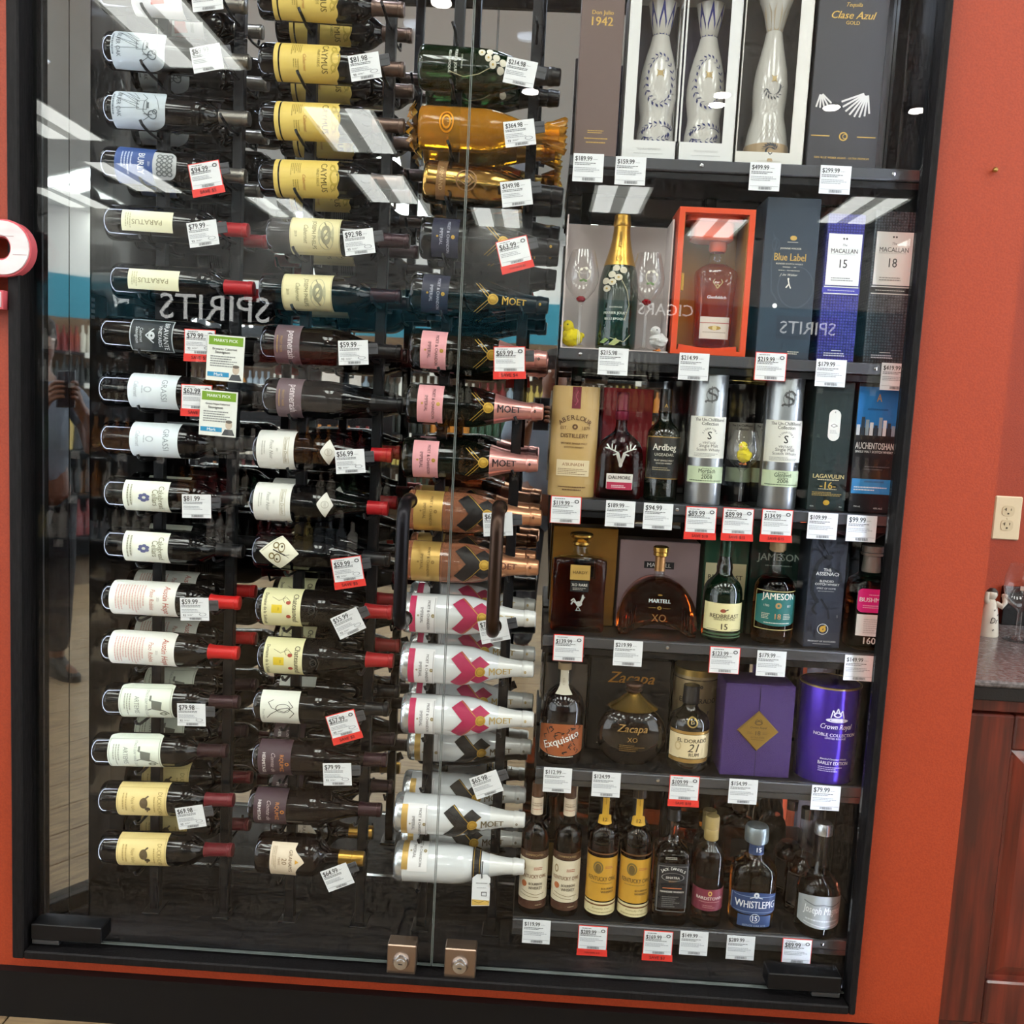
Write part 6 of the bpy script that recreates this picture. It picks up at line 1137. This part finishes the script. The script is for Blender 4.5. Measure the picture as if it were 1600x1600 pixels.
for q, (L, R, T, y) in enumerate(((1222, 1275, 1262, .205), (1204, 1250, 1250, .29))):
    bottle('bourbon_bottle', ('dark long necked bottle just behind the fluted bottle', 'dark long necked bottle furthest back behind the fluted bottle')[q], L, R, T, 5, y, MAG, mat('2a120c', .04, 0, .3, trans=.5, ior=1.37), .54, CLEARG, .90, mat('6a6c70', .25, .8), [(.10, .38, 1.0, '2c2a2c', 'rect', [('B', -48, -40, 48, 40, 2, '4a484a')])])
for q, (L, R, T) in enumerate(((1122, 1172, 1240),)):
    i = It('bourbon_decanter', 'square amber bottle with dark back label behind the pewter stopper', 'bottle', L, R, T, 5, .30)
    b = i.part('glass_body', MB().loft(norm([(0, .95, .6, 6), (.02, 1, .62, 6), (.66, 1.1, .66, 6), (.72, .9, .6, 4), (.76, .4, .4, 2), (.82, .38, .38, 2)], i.w, i.h), 32), mat('b05a18', 0, 0, 0, trans=1, ior=1.37)); i.part('stopper', MB().loft(norm([(.82, .4), (.84, .5), (1, .5)], i.w, i.h), 20), mat('5a4028', .5))
    Print().run([('R', -22, i.H*.36, 22, i.H*.56, '1d1b1c'), ('K', 4, i.H*.38, 18, i.H*.44, 'c9c5bc')]).build(flat_map(0, -i.w*.325, 0), b)

# ================================================================== PRICE TAGS
PAPER = mat('e9ebee', .55); REDP = mat('e2352c', .5); CLIPM = mat('45464a', .5)
HIDDEN = {(0, 0): 'white price tag at the very top of the side rack, cut by the frame', (2, 5): 'white price tag half hidden behind the bronze handle top', (2, 6): 'white price tag half hidden behind the bronze handle bottom'}
def price_tag(px, py, Y, price, label, tilt=0, sale=None, clip=None, w=.062, h=.052, score=False, red=False):
    """white card with price, small print and bar code; sale: words on its red band; clip: post pixel it is fixed to"""
    c = P(px, py, Y); t = thing('price_tag', label, 'price tag', c); t.rotation_euler = (0, -math.radians(tilt), 0)
    W, H = w*1000, h*1000; red = red or bool(sale)
    card = obj('card', MB().box(-w/2, w/2, 0, .0008, -h/2, h/2), PAPER, t, smooth=False)
    ops = [('F', price, -W*.5+W*.30+2.5, H*.31-(3 if red else 0), W*.56, '25272b', 0, .022, 1.2), ('L', W*.16, H*.28, W*.30, H*.31, 1, '8a8c90'), ('L', -W*.45, H*.08, W*.40, H*.19, 2, '5a5c62'), ('L', -W*.45, -H*.16, W*.42, H*.02, 3, 'a9acb2'), ('K', -W*.18, -H*.46, W*.24, -H*.36, '6a6c72'), ('R', -W*.46, -H*.345, W*.46, -H*.335, '9a9ca2')]
    if red: ops += [('L', -W*.40, H*.40, -W*.05, H*.46, 1, '6a6c70'), ('E', W*.36, H*.34, 5, 4, '5a5c60', .55)]
    if score: ops += [('T', '93', -W*.36, -H*.26, 6.5, '3a3c40', 0, .02), ('L', -W*.25, -H*.28, -W*.05, -H*.22, 2, '8a8c90'), ('E', W*.28, -H*.22, 8, 3.5, '9a9ca2', .8)]
    Print().run(ops).build(flat_map(0, 0, 0, .0004), card, 'print')
    if red:
        b = .0017; fr = obj('red_border', MB().box(-w/2-b, w/2+b, .0009, .0016, -h/2-b*.6, h/2+b), REDP, t, smooth=False)
    if sale:
        bd = obj('sale_band', MB().add([(-w/2-.0026, -.0004, -h/2-.015), (w/2+.0035, -.0012, -h/2-.014), (w/2+.0026, 0, -h/2+.001), (-w/2-.0026, 0, -h/2+.001), (-w/2-.0026, .0008, -h/2-.015), (w/2+.0035, .0002, -h/2-.014), (w/2+.0026, .0012, -h/2+.001), (-w/2-.0026, .0012, -h/2+.001)], [(0, 1, 2, 3), (7, 6, 5, 4), (0, 4, 5, 1), (1, 5, 6, 2), (2, 6, 7, 3), (3, 7, 4, 0)]), REDP, t, smooth=False)
        Print().run([('F', sale, 0, -H/2-7, W*.55, '6a1010', 0, .03)]).build(flat_map(0, -.0008, 0, .0006), bd, 'print')
    if clip is not None:
        cl = obj('clip', MB().bbox(w/2-.004, w/2+.020, .0010, .0045, -.004, h/2-.006, .001), CLIPM, t, smooth=False)
        obj('clip_ridge', MB().box(w/2+.001, w/2+.019, .0003, .0012, .008, .0105), mat('2e2f33', .5), cl, smooth=False)
        inv = Matrix.Rotation(math.radians(tilt), 3, 'Y') if True else None
        tip = min(PTIP[clip], key=lambda q: abs(q.z-c.z+.01)); q = inv @ (tip-c)
        obj('clip_arm', MB().tube([(w/2+.010, .004, .004), (w/2+.012, .010, .0), (q.x, max(.006, q.y-.004), q.z+.004), (q.x, q.y, q.z)], .0018, 6), CLIPM, t)
    return t
tags_A = [(323, -4, ' ', 5, None, 0), (323, 91, '$89.99', 9, None, 0), (321, 274, '$94.99', 9, 'SAVE $5', 0), (317, 365, '$79.99', 7, None, 1), (312, 535, '$79.99', -3, 'SAVE $5', 1), (307, 621, '$62.99', -3, 'SAVE $7', 0), (307, 791, '$81.99', -1, None, 0), (304, 952, '$59.99', 0, None, 1), (299, 1117, '$79.98', -1, None, 1), (298, 1277, '$69.98', 9, None, 1)]
tags_B = [(570, 104, '$81.98', 8, None, 1), (561, 378, '$92.98', 6, None, 1), (552, 551, '$59.99', 1, None, 1), (547, 721, '$56.99', 3, None, 1), (543, 890, '$59.99', 8, 'SAVE $5', 1), (544, 974, '$55.99', 25, None, 1), (536, 1132, '$57.99', 16, 'SAVE $2', 1), (527, 1210, '$79.99', 1, None, 1), (527, 1371, '$64.99', 22, None, 0)]
tags_C = [(813, 113, '$214.98', -12, None, 0), (812, 208, '$364.98', 6, None, 1), (807, 302, '$349.98', 6, None, 0), (803, 393, '$63.99', 13, 'YOU SAVE $2', 0), (796, 562, '$69.99', 0, 'SAVE $4', 0), (778, 819, '$67.99', 2, None, 0), (772, 985, '$79.98', 11, None, 0), (760, 1226, '$65.98', 20, None, 0)]
for ci, (tl, pst) in enumerate(((tags_A, 0), (tags_B, 1), (tags_C, 2))):
    for k, (px, py, pr_, tilt, sale, score) in enumerate(tl):
        price_tag(px, py, .034, pr_, HIDDEN.get((ci, k)) or '%s price tag reading %s, %s from the top on the %s' % ('red edged' if sale else 'white', pr_, ORD[k], rackname[ci]), tilt+3, sale, ci, score=bool(score), h=.050)
# shelf talker cards clipped beside two tags
for k, (px, py, ttl, w1, w2_) in enumerate(((352, 560, "MARK'S PICK", 'Bravante Cabernet', 'the upper of two'), (341, 646, "MARK'S PICK", 'Grassi Napa Cabernet', 'the lower of two'))):
    t = thing('pick_card', 'green headed recommendation card with a portrait, %s' % w2_, 'card', P(px, py, .026)); t.rotation_euler = (0, math.radians(2), 0)
    w, h = .078, .094
    cd_ = obj('card', MB().box(-w/2, w/2, 0, .001, -h/2, h/2), mat('eceee8', .5), t, smooth=False)
    W, H = w*1000, h*1000
    Print().run([('R', -W*.46, H*.28, W*.46, H*.47, '7ba52a'), ('F', ttl, 0, H*.385, W*.64, 'f0f2e6', 0, .02), ('F', w1, -W*.02, H*.20, W*.66, '2f3032', 0, .02), ('F', 'Sauvignon', -W*.08, H*.12, W*.40, '2f3032', 0, .02), ('L', -W*.40, -H*.20, W*.34, H*.06, 5, '8a8c8e'), ('R', -W*.46, -H*.41, W*.12, -H*.31, '2d93c4'), ('F', 'Mark', -W*.16, -H*.36, W*.24, 'e8f2f6', 0, .02),
                 ('E', W*.30, -H*.24, W*.09, H*.10, 'c9b8a6'), ('Q', [(W*.12, -H*.47), (W*.47, -H*.47), (W*.40, -H*.34), (W*.20, -H*.34)], '4a4c50'), ('E', W*.30, -H*.17, W*.09, H*.035, '6a625a')]).build(flat_map(0, 0, 0, .0004), cd_, 'print')
    hd = obj('holder', MB().box(-w/2-.0015, w/2+.0015, .0012, .0022, -h/2-.0015, h/2+.003), clear('acrylic', (.96, .97, .97), .05), t, smooth=False)
    obj('hook', MB().bbox(-.008, .008, .002, .006, h/2-.004, h/2+.012, .001).tube([(.0, .005, h/2+.008), (.008, .014, h/2+.006), tuple(Matrix.Rotation(-math.radians(2), 3, 'Y') @ (min(PTIP[0], key=lambda q_: abs(q_.z-P(px, py, .026).z-.03))-P(px, py, .026)))], .0022, 6), clear('hook_acrylic', (.8, .82, .82), .06), t, smooth=False)
SHT = [[(919, 262, '$189.99'), (985, 267, '$159.99'), (1195, 276, '$499.99'), (1305, 281, '$299.99')],
       [(958, 565, '$215.98'), (1084, 573, '$214.99'), (1204, 573, '$219.99', 'r'), (1298, 583, '$179.99'), (1400, 589, '$419.99')],
       [(884, 797, '$119.99', 'r'), (969, 803, '$189.99'), (1028, 807, '$94.99'), (1095, 813, '$89.99', 'SAVE $10'), (1153, 815, '$89.99', 'SAVE $15'), (1214, 817, '$134.99', 'SAVE $15'), (1285, 822, '$109.99'), (1346, 826, '$99.99')],
       [(888, 1013, '$139.99', 'r'), (981, 1021, '$219.99'), (1132, 1032, '$123.99', 'r'), (1205, 1037, '$179.99'), (1342, 1044, '$149.99')],
       [(871, 1219, '$112.99'), (947, 1226, '$124.99'), (1069, 1232, '$109.99', 'SAVE $10'), (1161, 1237, '$154.99'), (1290, 1247, '$79.99')],
       [(838, 1456, '$119.99'), (926, 1466, '$289.99', 'YOU SAVE $10'), (1028, 1474, '$169.99', 'SAVE $3'), (1084, 1474, '$149.99'), (1157, 1481, '$289.99'), (1245, 1487, '$89.99', 'r')]]
for si, row in enumerate(SHT):
    for k, q in enumerate(row):
        sl = q[3] if len(q) > 3 else None
        price_tag(q[0], q[1], SY-.0122, q[2], '%s price tag reading %s, %s on the %s shelf rail' % ('red edged' if sl else 'white', q[2], ORD[k], snames[si]), 0, sl if sl and sl != 'r' else None, None, w=.0625, h=.054 if sl and sl != 'r' else .056, red=bool(sl))
# neck tag on the lowest champagne bottle
c = P(752, 1392, .050); t = thing('hang_tag', 'white and gold paper hang tag on the lowest champagne bottle neck', 'tag', c); t.rotation_euler = (0, -math.radians(2), 0)
tg = obj('card', MB().prism([(-.022, -.036), (.018, -.034), (.020, .030), (.012, .038), (-.010, .038), (-.020, .029)], 0, .0008), PAPER, t, smooth=False)
Print().run([('Q', [(-21, -34), (17, -33), (18, -22), (-21, -20)], 'd8b25a'), ('S', [(-20, -22), (-6, -28), (8, -22), (18, -26)], 1, '6a5428'), ('B', 0, -12, 12, -2, 1.4, '5a5c60'), ('L', -12, 16, 14, 20, 1, '8a8c90'), ('L', -10, 6, 12, 9, 1, 'a0a2a6')]).build(flat_map(0, 0, 0, .0005), tg, 'print')
obj('loop', MB().tube([(.001, -.001, .030), (.001, -.004, .040), (.001, .01, .052), (.001, .05, .056)], .0012, 6), BLACK, t)
# climate controller on the side panel
t = thing('wall_controller', 'black climate controller with small screen and keys on the side panel', 'controller', (GX0, .17, 0))
za, zb = P(140, 455, .2).z, P(140, 512, .2).z
obj('case', MB().bbox(0, .022, -.018, .13, zb, za, .005), mat('141416', .25), t, smooth=False)
obj('screen', MB().box(.022, .0225, -.012, .040, zb+.018, za-.010), mat('2a1512', .1, emit=.05), t, smooth=False)
for k in range(4): obj('key', MB().bbox(.022, .0235, .046, .064, zb+.022+k*.013, zb+.030+k*.013, .0005), mat('8a8c90', .4), t, smooth=False)
Print().run([('F', 'WG', 0, 0, 26, 'e4e5e6', 0, .02), ('F', 'WINE GUARDIAN', 0, -12, 34, '9a9ca0')]).build(lambda u, v: (.0226, .10+u/1000, zb+.022+v/1000), t)
# figurine and glass on the counter
fx, fy = X_at(1543, .46, CZ), .46
t = thing('ceramic_figurine', 'white glazed robed figurine with stars on the counter', 'figurine', (fx, fy, CZ)); CE = mat('dcd5c6', .15, 0, .6)
hf = Z_at(919, fx, fy)-CZ
rb = obj('robe', MB().loft([(0, .024, .022), (.004, .0255, .023), (hf*.45, .020, .018), (hf*.68, .015, .014), (hf*.74, .011, .011), (hf*.78, .007, .007)], 28), CE, t)
obj('head', MB().loft([(hf*.76, .006), (hf*.80, .011), (hf*.86, .0135), (hf*.92, .012), (hf*.97, .006), (hf*.98, .002)], 20), CE, t)
obj('hair', MB().loft([(hf*.87, .0142, .0142, 2, .001, .003), (hf*.94, .0130, .0130, 2, .001, .002), (hf, .006, .006, 2, .001, .001)], 20), mat('3a3430', .35), t)
obj('arm', MB().tube([(.010, -.004, hf*.70), (.022, -.012, hf*.64), (.031, -.008, hf*.72), (.030, -.004, hf*.82)], [.007, .0075, .0065, .006], 10), CE, t)
obj('arm', MB().tube([(-.010, -.002, hf*.70), (-.016, -.006, hf*.78), (-.014, -.006, hf*.93)], [.007, .0065, .005], 10), CE, t)
obj('hand', MB().loft([(hf*.80, .004), (hf*.83, .0075), (hf*.88, .0075), (hf*.90, .003)], 14), CE, t).location = (.030, -.004, 0)
fmz = round_map([(0, .025), (hf*.45, .021), (hf*.7, .016)], hf*.34, .024, .0012)
Print().run([('F', 'Dr', 3, 2, 20, '3a3430', 0, .01, 1.2, .3)]+[o for (u, v) in ((0, -22), (2, 28), (12, 16)) for o in (('S', [(u-3, v), (u+3, v)], 1.2, '4a443c'), ('S', [(u, v-3), (u, v+3)], 1.2, '4a443c'), ('S', [(u-2, v-2), (u+2, v+2)], 1.2, '4a443c'))]).build(fmz, rb)
gx = X_at(1589, .42, CZ); hw = Z_at(883, gx, .42)-CZ
t = thing('goblet', 'stemmed wine goblet with a lettered badge on the counter', 'glass', (gx, .42, CZ))
obj('foot', MB().loft([(0, .034), (.002, .035), (.004, .014), (.012, .006)], 30, True, False), GLASSW, t)
obj('stem', MB().loft([(.012, .006), (hw*.38, .0055), (hw*.42, .012)], 16, False, False), GLASSW, t)
gp = [(hw*.42, .012), (hw*.47, .026), (hw*.56, .038), (hw*.68, .043), (hw*.82, .042), (hw*.93, .037), (hw, .033)]
bw = obj('bowl', MB().loft(gp, 32, False, False), GLASSW, t)
Print().run([('E', 0, 0, 15, 15, 'c9b9b2'), ('R', -26, -5, 26, 6, 'd4c6be'), ('F', 'A D A', 0, .5, 38, '7a2a22', 0, .03)]).build(round_map(gp, hw*.72, .043, .0006), bw)

# ================================================================== THE PHOTOGRAPHER (seen only in the mirrors)
def skin_mesh(name, verts, edges, radii, root, m, parent, levels=2):
    me = bpy.data.meshes.new(name); me.from_pydata(verts, edges, []); me.update()
    o = bpy.data.objects.new(name, me); col.objects.link(o); o.parent = parent
    sk = o.modifiers.new('skin', 'SKIN'); sk.use_smooth_shade = True
    for v, r in zip(me.skin_vertices[0].data, radii):
        v.radius = r if isinstance(r, tuple) else (r, r); v.use_root = False
    me.skin_vertices[0].data[root].use_root = True
    ss = o.modifiers.new('sub', 'SUBSURF'); ss.levels = levels; ss.render_levels = levels
    me.materials.append(m)
    return o
pr_ = thing('person', 'person in a grey-blue shirt holding up a phone, reflected in the mirror', 'person', (.06, -2.34, 0))
SKN = mat('6e4630', .5)
V = [(0, 0, .93), (0, .01, 1.08), (0, 0, 1.24), (0, -.01, 1.38), (0, .0, 1.46), (0, .02, 1.53), (0, .025, 1.60), (0, .01, 1.66)]
E_ = [(0, 1), (1, 2), (2, 3), (3, 4), (4, 5), (5, 6), (6, 7)]; R_ = [(.14, .10), (.13, .095), (.15, .10), (.09, .07), (.055, .055), (.072, .085), (.075, .09), (.045, .055)]
def chain(start, pts, rad):
    p = start
    for q, r in zip(pts, rad): V.append(q); R_.append(r); E_.append((p, len(V)-1)); p = len(V)-1
    return p
for s in (-1, 1):
    chain(3, [(s*.10, 0, 1.37), (s*.185, 0, 1.34), (s*.22, .05, 1.20), (s*.215, .11, 1.09), (s*.15, .24, 1.20), (s*.075-.05, .335, 1.31), (s*.055-.05, .365, 1.345)], [.06, .055, .045, .04, .036, .027, .03])
    wr = len(V)-1
    for k in range(4):
        z = 1.405-k*.021; chain(wr, [(s*.052-.06, .378, z-.015), (s*.045-.06, .402, z), (s*.026-.06, .418, z+.002), (s*.012-.06, .414, z+.002)], [.011, .0095, .0085, .0075])
    chain(wr, [(s*.040-.06, .368, 1.375), (s*.020-.06, .372, 1.392)], [.012, .009])
    chain(0, [(s*.09, 0, .86), (s*.10, .01, .50), (s*.10, -.01, .12), (s*.10, -.01, .05), (s*.11, .10, .03), (s*.11, .16, .028)], [.085, .058, .04, .038, .036, .028])
skin_mesh('body', V, E_, R_, 0, SKN, pr_)
Vs = [(0, 0, .90), (0, .01, 1.08), (0, 0, 1.24), (0, -.01, 1.385), (-.10, 0, 1.37), (-.19, 0, 1.335), (-.222, .05, 1.20), (.10, 0, 1.37), (.19, 0, 1.335), (.222, .05, 1.20)]
skin_mesh('shirt', Vs, [(0, 1), (1, 2), (2, 3), (3, 4), (4, 5), (5, 6), (3, 7), (7, 8), (8, 9)], [(.165, .125), (.15, .115), (.17, .12), (.10, .085), .075, .068, .062, .075, .068, .062], 0, mat('6d7886', .8), pr_)
Vt = [(0, 0, .94), (-.095, 0, .84), (-.10, .01, .50), (-.10, -.01, .10), (.095, 0, .84), (.10, .01, .50), (.10, -.01, .10)]
skin_mesh('trousers', Vt, [(0, 1), (1, 2), (2, 3), (0, 4), (4, 5), (5, 6)], [(.15, .12), .105, .08, .065, .105, .08, .065], 0, mat('22242a', .8), pr_)
for s in (-1, 1):
    obj('shoe', MB().loft([(0, .045, .13, 2.6, s*.105, .05), (.03, .045, .13, 2.6, s*.105, .05), (.06, .04, .09, 2.2, s*.10, .01), (.09, .035, .045, 2, s*.10, -.01)], 24), mat('1a1a1c', .5), pr_)
obj('hair', MB().loft([(1.56, .082, .085, 2, 0, -.015), (1.62, .088, .10, 2, 0, .0), (1.68, .075, .088, 2, 0, .005), (1.715, .04, .05, 2, 0, .005), (1.722, .01, .01, 2, 0, .005)], 24), mat('17120f', .7), pr_)
obj('nose', MB().loft([(1.555, .006, .006, 2, 0, .115), (1.565, .014, .014, 2, 0, .118), (1.585, .008, .010, 2, 0, .114), (1.605, .005, .006, 2, 0, .106)], 14), SKN, pr_)
obj('mouth', MB().loft([(1.525, .004, .003, 2, 0, .104), (1.530, .022, .006, 2, 0, .104), (1.537, .018, .006, 2, 0, .104), (1.540, .004, .003, 2, 0, .104)], 14), mat('5a2c26', .5), pr_)
for s in (-1, 1):
    obj('eye', MB().loft([(1.590, .003, .003, 2, s*.03, .108), (1.597, .011, .006, 2, s*.03, .107), (1.604, .003, .003, 2, s*.03, .108)], 14), mat('e8e4de', .3), pr_)
    obj('ear', MB().loft([(1.555, .005, .01, 2, s*.082, .015), (1.575, .010, .017, 2, s*.084, .015), (1.60, .010, .02, 2, s*.085, .015), (1.615, .004, .008, 2, s*.083, .015)], 14), SKN, pr_)
t = thing('phone', 'dark phone held up by the person reflected in the mirror', 'phone', (0, -1.937, 1.375))
obj('case', MB().bbox(-.040, .040, -.009, 0, -.080, .080, .003), mat('17181c', .3), t, smooth=False)
obj('camera_bump', MB().bbox(-.036, -.006, 0, .002, .030, .076, .001), mat('0c0d10', .15), t, smooth=False)
for k in range(3):
    o = obj('lens', MB().loft([(0, .006), (.0015, .006), (.002, .005)], 16), mat('06070a', .05), t); o.rotation_euler = (-PI/2, 0, 0); o.location = (-.021, .002, .038+k*.015)
